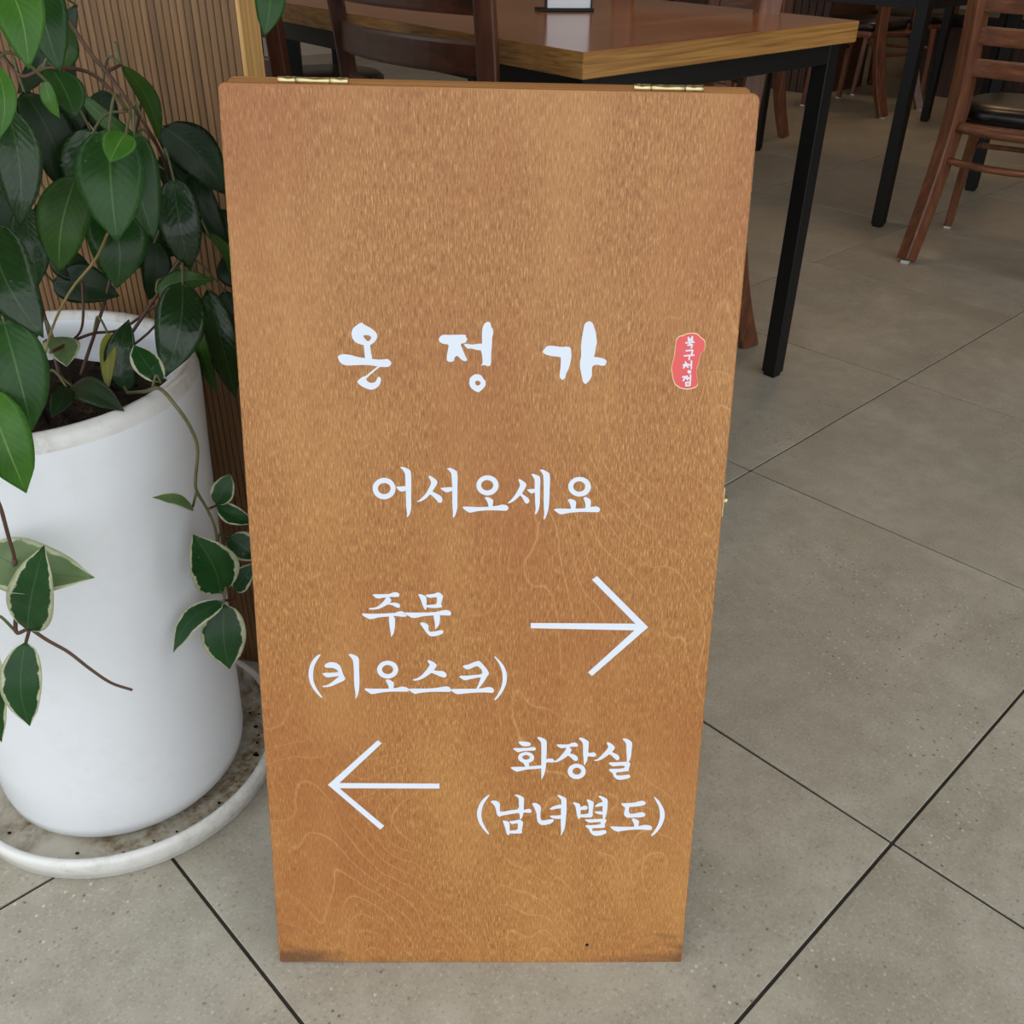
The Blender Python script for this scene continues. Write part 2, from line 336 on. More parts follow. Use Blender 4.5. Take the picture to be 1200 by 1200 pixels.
GLYPHS = [
 ('온', [[[(-99.6,628.6),(-97.8,627.2),(-96.3,626.3),(-93.6,625.0),(-92.0,623.9),(-89.6,622.1),(-88.5,620.8),(-87.8,618.6),(-87.9,617.1),(-89.1,615.0),(-90.2,613.6),(-92.4,611.8),(-93.7,611.1),(-95.5,611.0),(-97.1,611.0),(-99.8,611.2),(-101.6,611.6),(-104.3,612.7),(-105.8,613.7),(-107.3,615.8),(-107.9,617.3),(-108.2,619.7),(-108.0,621.2),(-107.2,623.4),(-106.3,624.6),(-104.4,626.1),(-103.1,627.1),(-100.9,628.5)],[(-98.6,618.7),(-95.8,619.0),(-94.5,618.8),(-93.1,618.0),(-92.7,617.4),(-92.9,616.1),(-93.4,615.4),(-94.7,614.2),(-95.5,614.2),(-96.7,615.1),(-97.5,616.0),(-99.0,618.0)]],[[(-97.9,612.1),(-94.8,612.2),(-93.7,611.0),(-93.3,607.3),(-93.1,605.0),(-92.5,601.6),(-92.4,600.3),(-92.6,599.6),(-93.7,599.4),(-96.8,599.4),(-98.0,600.9),(-98.4,605.5),(-98.6,608.0),(-98.8,611.1)]],[[(-119.5,601.9),(-118.2,602.8),(-117.1,603.2),(-114.9,603.6),(-113.1,603.5),(-109.8,603.0),(-107.5,602.5),(-104.2,601.6),(-100.8,601.0),(-94.1,600.2),(-90.7,599.9),(-87.0,599.6),(-84.6,599.7),(-81.2,600.2),(-79.7,600.0),(-78.3,599.0),(-77.6,598.2),(-77.1,597.0),(-77.3,596.1),(-78.3,594.7),(-79.3,594.1),(-81.2,593.8),(-82.8,593.8),(-85.9,593.8),(-88.1,594.1),(-91.8,594.8),(-94.5,595.0),(-98.8,595.2),(-101.4,595.1),(-105.1,594.9),(-107.3,594.8),(-110.0,594.6),(-111.9,594.6),(-114.6,594.9),(-116.1,595.5),(-117.9,597.0),(-118.8,598.3),(-119.6,600.8)]],[[(-87.9,594.1),(-86.4,594.1),(-86.7,593.5),(-89.2,591.6),(-91.3,589.8),(-95.1,586.5),(-96.7,585.1),(-97.6,584.2),(-97.6,583.4),(-96.4,581.8),(-95.4,581.2),(-93.8,580.8),(-92.6,580.8),(-90.9,581.2),(-89.9,582.2),(-88.7,584.7),(-88.0,585.6),(-87.0,585.8),(-86.4,585.4),(-85.7,584.0),(-85.7,582.7),(-86.5,580.2),(-87.4,578.7),(-89.3,576.8),(-90.7,576.0),(-92.8,575.3),(-94.4,575.3),(-96.8,575.9),(-98.5,576.5),(-100.9,577.7),(-102.4,578.7),(-104.3,580.5),(-104.6,581.7),(-103.5,583.3),(-102.6,584.1),(-101.0,585.2),(-100.0,585.7),(-98.4,586.1),(-96.9,587.0),(-94.1,589.4),(-92.2,590.9),(-89.4,593.3)]]]),
 ('정', [[[(-38.9,617.3),(-37.9,618.8),(-37.1,619.5),(-35.6,620.1),(-34.1,620.3),(-31.1,620.1),(-28.0,620.2),(-21.6,620.5),(-19.1,620.5),(-17.9,620.3),(-17.4,619.9),(-17.4,618.8),(-17.2,618.2),(-16.4,617.7),(-16.5,616.9),(-17.4,614.8),(-18.5,613.9),(-21.1,613.5),(-21.6,612.5),(-20.5,609.9),(-19.8,608.1),(-18.6,605.1),(-17.8,603.3),(-16.5,601.1),(-16.5,600.1),(-17.8,599.5),(-18.7,599.5),(-20.2,600.1),(-21.4,600.9),(-23.2,602.8),(-24.1,603.4),(-24.9,603.6),(-25.4,603.4),(-26.3,602.4),(-26.7,601.6),(-26.9,600.1),(-27.6,599.3),(-29.5,598.7),(-30.6,598.7),(-32.1,599.3),(-32.7,600.1),(-32.8,602.0),(-32.7,603.6),(-32.2,606.6),(-31.8,608.6),(-31.2,611.6),(-32.1,612.7),(-35.3,613.0),(-36.8,613.5),(-38.3,614.4),(-38.9,615.1),(-39.1,616.4)]],[[(-18.5,613.1),(-16.8,613.3),(-15.4,613.2),(-13.3,612.8),(-11.7,612.9),(-8.7,613.4),(-7.0,613.6),(-4.9,613.7),(-4.2,612.6),(-4.1,609.4),(-5.1,608.4),(-7.9,608.5),(-9.8,608.8),(-12.4,609.5),(-13.8,609.7),(-15.6,609.5),(-16.6,609.9),(-17.8,611.0),(-18.4,611.7),(-19.0,612.7)]],[[(-4.6,615.3),(-4.8,618.2),(-4.8,620.6),(-4.6,624.7),(-4.2,626.7),(-3.4,628.7),(-2.5,629.8),(-0.7,630.9),(0.3,631.0),(1.5,630.4),(2.0,629.6),(2.3,627.9),(2.7,626.9),(3.7,625.4),(4.0,624.3),(4.1,622.5),(3.9,621.0),(3.4,618.4),(3.3,616.5),(3.3,613.5),(3.2,611.4),(2.8,608.0),(2.7,604.9),(2.7,598.9),(2.3,596.6),(1.1,595.8),(-0.1,595.8),(-2.4,596.5),(-3.6,596.6),(-5.2,595.9),(-5.3,596.2),(-4.4,597.6),(-4.1,599.3),(-4.4,603.0),(-4.7,605.2),(-5.5,607.8),(-5.6,609.4),(-5.3,611.7),(-5.0,612.8),(-4.7,613.9)]],[[(-10.6,588.8),(-8.7,589.2),(-7.5,589.1),(-5.6,588.5),(-4.7,587.8),(-3.7,586.2),(-3.0,585.2),(-1.8,583.9),(-1.4,582.9),(-1.4,581.0),(-1.9,579.6),(-3.6,577.4),(-4.8,576.2),(-6.7,574.7),(-8.0,574.5),(-9.9,575.4),(-11.2,576.2),(-13.1,577.7),(-13.9,578.8),(-14.6,580.8),(-14.7,582.3),(-14.5,585.0),(-13.8,586.4),(-11.9,588.1)],[(-9.5,583.5),(-8.2,583.9),(-7.3,583.8),(-6.0,583.0),(-5.6,582.4),(-5.7,581.3),(-6.2,580.7),(-7.3,580.0),(-8.1,580.0),(-9.2,580.3),(-9.7,581.0),(-9.9,582.8)]]]),
 ('가', [[[(43.9,608.4),(45.1,610.1),(45.8,611.1),(46.8,612.2),(47.9,612.7),(50.3,612.9),(52.6,612.8),(57.1,612.2),(59.4,612.1),(61.6,612.3),(63.0,612.3),(64.9,612.2),(65.7,611.8),(66.3,610.8),(66.6,609.2),(67.0,605.4),(66.9,603.2),(66.5,600.1),(66.1,598.1),(65.2,595.1),(64.6,593.3),(63.5,591.0),(63.1,589.6),(62.8,587.7),(62.2,586.7),(60.7,585.7),(59.8,585.7),(58.6,587.0),(58.2,588.2),(58.1,590.6),(58.2,592.4),(58.5,595.5),(58.6,597.6),(58.7,601.0),(58.6,602.5),(58.4,603.7),(57.1,604.1),(53.7,604.4),(51.6,604.6),(48.6,605.2),(47.0,605.6),(45.5,606.4),(44.7,606.8),(43.8,607.6)]],[[(76.3,629.6),(77.0,631.0),(77.9,631.7),(79.7,632.6),(80.8,632.7),(82.3,631.8),(83.1,630.8),(84.0,628.8),(84.5,627.2),(85.4,624.7),(85.9,622.8),(86.4,619.8),(86.6,618.2),(87.0,616.4),(86.8,614.9),(86.2,612.2),(86.0,610.5),(85.9,607.9),(85.6,606.5),(84.9,605.0),(85.6,604.4),(88.2,604.3),(90.0,604.0),(92.7,603.3),(94.0,602.8),(95.3,601.8),(95.5,600.7),(94.7,598.4),(93.8,597.6),(91.9,597.5),(90.5,597.7),(88.2,598.3),(86.8,598.2),(84.8,597.4),(84.1,596.3),(84.0,593.9),(84.0,592.3),(84.2,590.0),(83.8,588.5),(82.7,586.2),(81.8,584.8),(79.9,582.8),(78.9,582.6),(77.5,583.7),(76.8,585.1),(76.1,588.1),(75.5,590.7),(74.4,595.2),(74.1,597.7),(74.1,600.8),(74.3,602.4),(74.8,604.3),(74.8,606.3),(74.5,610.4),(74.4,613.1),(74.6,616.8),(74.8,619.3),(75.3,623.0),(75.6,625.2),(76.0,628.2)]]]),
 ('어', [[[(-75.8,491.7),(-76.0,490.5),(-76.2,489.6),(-76.6,488.4),(-77.0,487.7),(-77.7,486.6),(-78.2,485.9),(-79.2,485.0),(-79.8,484.5),(-81.0,483.8),(-81.7,483.4),(-83.0,483.0),(-83.8,482.8),(-85.1,482.6),(-85.9,482.6),(-87.2,482.8),(-88.0,482.9),(-89.2,483.3),(-90.0,483.7),(-91.0,484.3),(-91.7,484.9),(-92.6,485.7),(-93.1,486.4),(-93.8,487.5),(-94.1,488.2),(-94.5,489.4),(-94.7,490.2),(-94.8,491.5),(-94.8,492.3),(-94.6,493.6),(-94.4,494.4),(-93.9,495.6),(-93.5,496.3),(-92.8,497.4),(-92.3,498.0),(-91.3,498.9),(-90.7,499.5),(-89.6,500.1),(-88.8,500.5),(-87.6,500.9),(-86.8,501.1),(-85.5,501.3),(-84.6,501.3),(-83.4,501.2),(-82.5,501.0),(-81.4,500.6),(-80.6,500.3),(-79.5,499.6),(-78.9,499.1),(-78.0,498.2),(-77.5,497.6),(-76.8,496.5),(-76.5,495.8),(-76.1,494.6),(-75.9,493.8),(-75.8,492.6)],[(-79.9,491.9),(-80.0,491.2),(-80.1,490.8),(-80.4,490.2),(-80.6,489.8),(-81.0,489.2),(-81.3,488.9),(-81.8,488.4),(-82.2,488.1),(-82.8,487.8),(-83.2,487.6),(-83.9,487.3),(-84.3,487.2),(-85.1,487.2),(-85.5,487.1),(-86.2,487.2),(-86.7,487.3),(-87.4,487.5),(-87.8,487.7),(-88.4,488.0),(-88.8,488.3),(-89.2,488.8),(-89.5,489.1),(-89.9,489.6),(-90.1,490.0),(-90.3,490.6),(-90.4,491.1),(-90.5,491.7),(-90.5,492.1),(-90.4,492.8),(-90.3,493.2),(-90.0,493.8),(-89.8,494.2),(-89.4,494.8),(-89.1,495.1),(-88.6,495.6),(-88.2,495.9),(-87.6,496.2),(-87.2,496.4),(-86.5,496.6),(-86.0,496.8),(-85.3,496.8),(-84.8,496.8),(-84.1,496.8),(-83.7,496.7),(-83.0,496.5),(-82.6,496.3),(-82.0,496.0),(-81.6,495.7),(-81.1,495.2),(-80.8,494.9),(-80.5,494.4),(-80.3,494.0),(-80.1,493.4),(-80.0,492.9),(-79.9,492.3)]],[[(-75.0,493.7),(-73.0,493.9),(-71.3,494.0),(-68.2,494.3),(-67.2,493.6),(-67.2,491.1),(-68.0,490.1),(-70.3,489.6),(-71.5,489.7),(-72.8,490.4),(-73.7,491.3),(-75.1,493.0)]],[[(-71.3,510.9),(-69.4,510.9),(-68.0,510.7),(-66.1,509.8),(-64.8,509.1),(-63.0,507.7),(-62.5,502.5),(-62.8,488.0),(-62.9,481.4),(-62.9,476.1),(-63.2,473.4),(-64.0,470.5),(-64.7,469.0),(-65.6,467.7),(-66.1,467.2),(-66.7,467.2),(-66.8,467.8),(-66.5,469.4),(-66.6,471.1),(-67.0,474.8),(-67.2,479.2),(-67.3,488.7),(-67.4,494.4),(-67.5,502.2),(-67.9,505.5),(-68.8,507.5),(-69.7,508.7),(-71.4,510.4)]]]),
 ('서', [[[(-48.0,503.5),(-46.9,503.5),(-45.5,502.8),(-42.5,500.7),(-41.3,499.5),(-40.8,498.2),(-40.9,497.1),(-42.0,495.0),(-43.0,493.4),(-44.8,490.8),(-44.6,489.6),(-42.4,488.6),(-40.9,487.8),(-38.6,486.5),(-37.6,485.5),(-36.8,483.7),(-36.7,482.5),(-37.4,480.7),(-38.2,480.2),(-39.9,480.5),(-40.6,481.0),(-41.4,482.2),(-42.6,483.6),(-45.6,486.8),(-47.3,487.2),(-49.3,484.9),(-50.8,483.6),(-53.3,481.9),(-55.1,481.1),(-57.9,480.6),(-58.1,480.9),(-56.1,482.3),(-54.5,483.8),(-51.7,486.7),(-50.1,488.9),(-48.1,492.6),(-47.1,494.5),(-46.4,496.6),(-46.2,497.7),(-46.4,499.0),(-46.8,499.9),(-47.5,501.2),(-47.9,502.0),(-48.3,503.1)]],[[(-37.9,493.2),(-35.7,493.4),(-33.6,493.6),(-29.6,494.0),(-28.3,493.4),(-28.3,491.4),(-29.3,490.4),(-32.3,489.5),(-33.8,489.5),(-35.3,490.4),(-36.4,491.1),(-38.1,492.6)]],[[(-32.6,510.3),(-30.6,510.6),(-29.3,510.4),(-27.3,509.5),(-26.1,508.8),(-24.5,507.5),(-24.0,502.4),(-24.2,488.4),(-24.2,482.1),(-24.1,477.3),(-24.4,474.5),(-25.4,470.8),(-26.1,469.0),(-27.2,467.4),(-27.7,467.0),(-28.0,467.6),(-28.1,468.4),(-27.9,470.6),(-28.0,472.7),(-28.3,476.9),(-28.5,481.1),(-28.5,489.5),(-28.6,494.9),(-29.0,502.7),(-29.4,505.9),(-30.4,507.5),(-31.2,508.5),(-32.7,509.8)]]]),
 ('오', [[[(10.2,495.7),(10.1,494.5),(9.9,493.8),(9.5,492.6),(9.2,491.9),(8.5,490.9),(8.0,490.3),(7.1,489.5),(6.5,489.0),(5.4,488.3),(4.7,488.0),(3.5,487.6),(2.7,487.4),(1.5,487.2),(0.6,487.2),(-0.6,487.3),(-1.4,487.5),(-2.6,487.9),(-3.4,488.2),(-4.5,488.8),(-5.1,489.3),(-6.0,490.1),(-6.5,490.7),(-7.2,491.7),(-7.6,492.4),(-8.0,493.5),(-8.2,494.3),(-8.3,495.4),(-8.3,496.2),(-8.2,497.4),(-8.0,498.1),(-7.6,499.2),(-7.3,500.0),(-6.6,501.0),(-6.1,501.6),(-5.2,502.4),(-4.6,502.9),(-3.5,503.5),(-2.8,503.9),(-1.6,504.3),(-0.8,504.5),(0.4,504.6),(1.3,504.6),(2.5,504.5),(3.3,504.4),(4.5,504.0),(5.2,503.6),(6.3,503.1),(7.0,502.6),(7.9,501.8),(8.4,501.2),(9.1,500.2),(9.4,499.5),(9.9,498.4),(10.1,497.6),(10.2,496.5)],[(5.7,495.9),(5.6,495.3),(5.5,494.9),(5.3,494.3),(5.1,493.9),(4.8,493.4),(4.5,493.1),(4.0,492.7),(3.7,492.4),(3.1,492.1),(2.7,491.9),(2.0,491.7),(1.6,491.6),(0.9,491.5),(0.5,491.5),(-0.2,491.6),(-0.6,491.6),(-1.3,491.8),(-1.7,492.0),(-2.3,492.3),(-2.6,492.6),(-3.1,493.0),(-3.4,493.3),(-3.7,493.8),(-3.9,494.2),(-4.2,494.8),(-4.3,495.2),(-4.3,495.8),(-4.3,496.2),(-4.3,496.8),(-4.2,497.2),(-4.0,497.8),(-3.8,498.1),(-3.4,498.7),(-3.1,499.0),(-2.7,499.4),(-2.3,499.7),(-1.8,500.0),(-1.4,500.2),(-0.7,500.4),(-0.3,500.5),(0.4,500.6),(0.8,500.6),(1.5,500.5),(1.9,500.4),(2.6,500.2),(3.0,500.1),(3.6,499.8),(3.9,499.5),(4.4,499.1),(4.7,498.8),(5.1,498.3),(5.3,497.9),(5.5,497.3),(5.6,496.9),(5.7,496.3)]],[[(-1.0,485.5),(0.5,485.7),(1.7,485.5),(3.6,484.8),(4.6,484.2),(5.7,483.2),(5.9,481.6),(5.4,477.8),(4.6,476.5),(2.7,476.5),(2.0,477.3),(1.5,479.7),(1.1,481.1),(0.1,482.9),(-0.4,483.9),(-1.2,485.1)]],[[(-19.7,476.8),(-18.1,477.1),(-15.4,477.1),(-9.1,476.8),(-5.2,476.8),(0.3,477.1),(3.7,477.4),(8.6,478.1),(10.9,478.5),(12.9,479.2),(14.3,479.3),(16.6,478.8),(17.8,478.2),(18.8,476.7),(18.8,475.7),(17.8,474.4),(16.9,473.9),(15.2,473.9),(13.2,474.0),(8.8,474.1),(5.7,474.1),(0.5,474.0),(-2.4,473.8),(-5.8,473.4),(-7.7,473.1),(-10.0,472.5),(-11.5,472.1),(-13.5,471.8),(-14.8,472.1),(-16.8,473.4),(-18.1,474.4),(-19.7,476.1)]]]),
 ('세', [[[(26.6,501.5),(27.6,501.7),(28.7,501.3),(31.0,499.8),(32.2,498.9),(33.4,497.4),(33.5,496.3),(32.7,494.5),(31.9,492.9),(30.2,490.0),(30.3,488.6),(32.4,487.3),(33.6,486.4),(35.4,484.9),(36.0,483.9),(36.2,482.4),(35.9,481.6),(35.0,480.6),(34.2,480.4),(33.1,480.8),(31.9,482.4),(29.5,486.7),(28.1,487.4),(26.1,485.1),(24.7,483.7),(22.4,482.0),(21.1,481.2),(19.2,480.6),(18.4,480.5),(17.9,480.6),(18.5,481.4),(20.8,483.5),(22.5,485.6),(25.0,489.5),(26.2,491.8),(27.6,494.8),(28.0,496.3),(27.9,497.6),(27.5,498.8),(26.6,500.8)]],[[(34.3,492.7),(36.1,493.1),(37.6,493.3),(40.2,493.5),(41.1,492.9),(41.2,491.0),(40.4,490.1),(38.1,489.5),(36.9,489.6),(35.7,490.6),(35.0,491.3),(34.0,492.3)]],[[(37.4,506.1),(38.8,506.5),(39.8,506.3),(41.5,505.6),(42.7,505.1),(44.4,504.3),(45.0,501.1),(44.9,492.5),(45.0,487.6),(45.1,481.6),(44.9,478.4),(44.2,475.1),(43.5,473.3),(42.4,471.4),(41.9,470.9),(41.3,471.4),(41.2,472.4),(41.6,474.7),(41.6,477.3),(41.0,482.7),(40.7,487.9),(40.4,498.1),(40.0,501.9),(39.1,503.4),(38.4,504.3),(37.3,505.6)]],[[(44.5,510.0),(46.2,510.3),(47.4,510.1),(49.4,509.0),(50.7,508.3),(52.4,507.0),(53.0,503.2),(53.0,493.1),(53.0,487.5),(52.9,480.9),(52.6,477.0),(51.6,472.1),(50.8,469.6),(49.6,467.0),(49.1,466.3),(48.8,466.8),(48.7,467.9),(49.0,470.6),(48.9,473.1),(48.5,478.0),(48.2,484.6),(47.7,499.6),(47.2,505.2),(46.2,507.2),(45.5,508.3),(44.3,509.5)]]]),
 ('요', [[[(87.5,495.5),(87.4,494.4),(87.2,493.6),(86.8,492.6),(86.5,491.9),(85.9,490.9),(85.4,490.3),(84.5,489.4),(83.8,489.0),(82.8,488.3),(82.0,488.0),(80.8,487.6),(80.0,487.4),(78.7,487.3),(77.9,487.2),(76.6,487.4),(75.8,487.5),(74.5,487.9),(73.8,488.2),(72.6,488.8),(72.0,489.3),(71.0,490.1),(70.5,490.7),(69.7,491.6),(69.3,492.3),(68.9,493.4),(68.7,494.1),(68.5,495.3),(68.5,496.1),(68.5,497.2),(68.7,497.9),(69.1,499.0),(69.4,499.7),(70.1,500.7),(70.6,501.3),(71.5,502.1),(72.1,502.6),(73.2,503.2),(73.9,503.6),(75.1,503.9),(75.9,504.1),(77.2,504.3),(78.0,504.3),(79.3,504.2),(80.2,504.0),(81.4,503.7),(82.2,503.3),(83.3,502.8),(83.9,502.3),(84.9,501.5),(85.4,500.9),(86.2,499.9),(86.6,499.3),(87.0,498.2),(87.2,497.4),(87.5,496.3)],[(82.7,495.9),(82.7,495.2),(82.6,494.8),(82.4,494.3),(82.2,493.9),(81.9,493.4),(81.6,493.0),(81.1,492.6),(80.8,492.3),(80.2,492.0),(79.8,491.8),(79.2,491.6),(78.8,491.5),(78.1,491.4),(77.6,491.4),(77.0,491.5),(76.5,491.6),(75.8,491.8),(75.4,491.9),(74.8,492.3),(74.5,492.5),(74.0,492.9),(73.7,493.2),(73.3,493.8),(73.1,494.1),(72.9,494.7),(72.7,495.1),(72.6,495.7),(72.6,496.1),(72.7,496.7),(72.8,497.1),(73.0,497.7),(73.2,498.1),(73.5,498.6),(73.8,498.9),(74.2,499.4),(74.6,499.6),(75.1,500.0),(75.5,500.1),(76.2,500.4),(76.6,500.4),(77.3,500.5),(77.7,500.5),(78.4,500.5),(78.8,500.4),(79.5,500.2),(79.9,500.0),(80.5,499.7),(80.8,499.5),(81.3,499.0),(81.6,498.7),(82.0,498.2),(82.2,497.8),(82.5,497.3),(82.6,496.9),(82.7,496.3)]],[[(68.9,484.5),(70.4,485.0),(71.5,485.0),(73.2,484.4),(74.2,483.8),(75.4,482.8),(75.7,481.1),(75.3,476.8),(74.5,475.4),(72.4,475.4),(71.5,476.4),(70.8,479.4),(70.2,481.2),(68.8,483.6)]],[[(81.9,486.6),(83.3,486.8),(84.3,486.6),(85.8,485.9),(86.6,485.3),(87.8,484.4),(88.1,482.5),(87.7,477.7),(86.8,476.1),(84.5,476.0),(83.7,477.0),(83.6,480.1),(83.1,482.1),(81.8,485.4)]],[[(57.3,475.8),(59.5,476.3),(61.7,476.5),(66.3,476.4),(71.0,476.4),(80.2,476.7),(84.4,477.1),(87.8,478.0),(89.7,478.4),(92.0,478.7),(93.3,478.6),(94.8,477.9),(95.5,477.3),(96.1,476.1),(96.0,475.3),(95.2,474.0),(94.2,473.6),(91.9,473.6),(88.8,473.6),(81.8,473.7),(77.6,473.5),(71.8,473.0),(68.6,472.4),(64.6,471.4),(62.6,471.4),(60.5,472.5),(59.2,473.4),(57.2,475.1)]]]),
 ('주', [[[(-97.4,395.9),(-96.8,396.3),(-95.0,396.4),(-90.6,396.5),(-88.0,396.5),(-84.4,396.6),(-82.7,396.9),(-80.9,397.7),(-79.8,398.1),(-78.5,398.4),(-77.5,398.5),(-76.0,398.2),(-75.2,397.8),(-74.3,396.8),(-74.2,396.0),(-74.7,394.7),(-75.2,394.2),(-76.6,394.0),(-78.3,394.0),(-82.0,394.1),(-84.5,393.9),(-88.0,393.3),(-89.7,393.0),(-91.0,392.5),(-92.0,392.4),(-93.5,392.6),(-94.4,392.9),(-95.5,393.8),(-96.2,394.4),(-97.3,395.4)]],[[(-85.7,394.3),(-84.0,394.4),(-83.0,393.7),(-81.6,391.8),(-81.3,390.8),(-81.8,389.7),(-82.2,389.0),(-83.1,387.9),(-83.1,387.7),(-82.2,388.4),(-80.9,388.6),(-77.8,388.6),(-76.3,388.4),(-75.0,387.8),(-74.4,387.2),(-73.8,385.9),(-73.9,385.1),(-74.4,384.1),(-75.1,383.8),(-76.4,384.1),(-77.6,384.6),(-79.8,385.8),(-81.2,386.4),(-83.5,386.9),(-84.9,386.7),(-87.2,385.3),(-88.8,384.4),(-91.5,383.0),(-93.5,382.4),(-96.6,382.0),(-98.3,381.9),(-100.5,382.0),(-101.0,382.3),(-100.7,383.1),(-99.5,383.4),(-96.4,383.7),(-94.6,384.3),(-92.4,385.7),(-90.9,386.9),(-88.9,389.0),(-87.8,390.3),(-86.5,392.3),(-86.1,393.2),(-86.2,394.1)]],[[(-107.0,378.0),(-105.9,378.1),(-104.3,378.1),(-100.5,377.9),(-97.8,377.9),(-93.3,378.1),(-90.2,378.2),(-85.3,378.5),(-82.7,378.7),(-79.8,378.8),(-78.2,379.1),(-76.4,379.9),(-75.2,380.3),(-73.4,380.6),(-72.3,380.6),(-70.8,380.0),(-70.0,379.6),(-69.4,379.1),(-68.9,378.7),(-68.1,377.7),(-68.1,377.0),(-68.9,375.7),(-70.2,375.4),(-73.1,375.6),(-74.9,375.8),(-77.6,376.1),(-79.7,376.1),(-83.2,375.7),(-86.1,375.4),(-91.0,374.9),(-93.6,374.4),(-96.5,373.5),(-98.2,373.1),(-100.2,372.8),(-101.4,373.1),(-103.2,374.2),(-104.3,374.8),(-105.8,375.7),(-106.5,376.4),(-107.2,377.6)]],[[(-83.2,376.4),(-81.3,376.4),(-80.3,376.0),(-79.0,374.8),(-78.5,373.3),(-78.5,369.9),(-78.6,367.6),(-79.0,364.4),(-79.3,362.6),(-79.8,360.1),(-80.3,358.7),(-81.5,356.9),(-82.0,356.3),(-82.4,356.2),(-82.5,356.8),(-82.4,358.6),(-82.5,360.3),(-83.0,363.5),(-83.3,365.6),(-83.6,368.8),(-83.8,371.2),(-83.8,375.1)]]]),
 ('문', [[[(-57.9,396.7),(-57.3,397.0),(-56.5,396.9),(-54.7,396.5),(-53.5,396.0),(-51.8,395.1),(-51.1,394.1),(-50.9,392.0),(-50.8,389.9),(-50.9,385.5),(-51.0,383.7),(-51.2,382.8),(-51.5,382.4),(-52.3,382.4),(-52.9,383.1),(-53.7,385.0),(-54.3,386.6),(-55.2,389.5),(-55.7,391.2),(-56.6,393.3),(-57.1,394.6),(-57.9,396.1)]],[[(-51.2,396.4),(-49.2,396.7),(-47.7,396.9),(-45.0,397.3),(-43.5,397.7),(-41.7,398.5),(-40.8,398.7),(-39.7,398.5),(-38.7,397.9),(-37.0,396.3),(-36.5,395.0),(-37.0,393.0),(-37.4,391.3),(-38.2,388.4),(-38.2,387.1),(-37.5,386.1),(-37.5,385.6),(-37.9,384.8),(-38.9,384.5),(-41.2,384.2),(-43.0,384.1),(-46.1,384.1),(-48.0,384.2),(-50.3,384.6),(-51.1,385.1),(-51.0,386.3),(-50.1,386.8),(-47.3,387.0),(-45.5,387.2),(-42.9,387.5),(-41.9,388.9),(-41.8,392.9),(-42.2,394.2),(-43.7,394.1),(-45.0,394.0),(-47.4,393.7),(-48.6,393.7),(-50.0,394.2),(-50.7,394.7),(-51.6,395.9)]],[[(-70.5,379.1),(-69.8,379.5),(-67.6,379.6),(-62.1,379.5),(-58.5,379.5),(-53.4,379.6),(-50.2,379.7),(-45.7,380.0),(-43.4,380.2),(-41.0,380.8),(-39.3,381.2),(-36.9,381.9),(-35.3,382.2),(-33.1,382.1),(-31.9,381.8),(-30.5,380.9),(-29.9,380.3),(-29.5,379.3),(-29.5,378.6),(-30.1,377.4),(-31.1,377.0),(-33.4,377.1),(-35.3,377.2),(-38.7,377.2),(-41.1,377.2),(-45.1,377.1),(-48.0,376.8),(-52.4,376.3),(-54.9,375.9),(-57.8,375.1),(-59.4,374.7),(-61.2,374.4),(-62.3,374.4),(-63.9,374.7),(-65.0,375.2),(-66.7,376.4),(-67.8,376.9),(-69.1,377.2),(-69.8,377.7),(-70.6,378.6)]],[[(-44.0,377.7),(-41.1,378.0),(-39.9,377.7),(-39.3,376.5),(-39.2,374.8),(-39.7,370.8),(-40.0,368.9),(-40.7,367.2),(-41.4,366.1),(-42.8,364.3),(-43.3,363.8),(-43.5,364.1),(-43.6,365.1),(-43.6,367.8),(-43.7,369.6),(-44.3,372.6),(-44.6,374.4),(-44.9,376.8)]],[[(-56.7,369.4),(-55.9,370.1),(-55.2,370.3),(-53.7,370.1),(-52.8,369.8),(-51.5,369.2),(-50.6,368.6),(-49.5,367.5),(-49.2,366.6),(-49.3,365.0),(-49.4,364.1),(-49.4,362.9),(-49.1,362.2),(-48.4,361.5),(-47.2,361.3),(-44.5,361.6),(-42.9,361.9),(-40.9,362.5),(-39.8,362.8),(-38.4,363.1),(-37.6,362.9),(-36.6,362.1),(-36.4,361.4),(-36.8,360.3),(-37.5,359.5),(-39.6,358.4),(-41.1,357.8),(-43.6,357.2),(-45.1,357.0),(-47.4,357.1),(-48.6,357.6),(-50.2,359.1),(-51.2,360.4),(-52.8,362.8),(-53.7,364.3),(-54.8,366.1),(-55.5,367.2),(-56.6,368.6)]]]),
 ('(', [[[(-145.0,338.6),(-144.7,338.0),(-145.2,337.0),(-146.7,334.6),(-147.8,332.9),(-149.5,329.9),(-150.4,327.9),(-151.3,324.6),(-151.8,322.3),(-152.2,318.8),(-152.3,316.5),(-152.2,313.2),(-152.0,311.3),(-151.3,308.6),(-150.6,306.6),(-149.1,303.3),(-147.9,301.0),(-145.7,297.2),(-145.0,295.8),(-145.3,295.1),(-146.3,295.7),(-148.8,298.3),(-150.3,300.3),(-152.3,303.4),(-153.5,305.6),(-154.9,309.0),(-155.6,311.4),(-156.2,315.3),(-156.3,317.9),(-156.0,321.7),(-155.5,324.2),(-154.4,327.7),(-153.5,329.9),(-151.8,332.8),(-150.6,334.5),(-148.6,336.4),(-147.4,337.4),(-145.6,338.4)]]]),
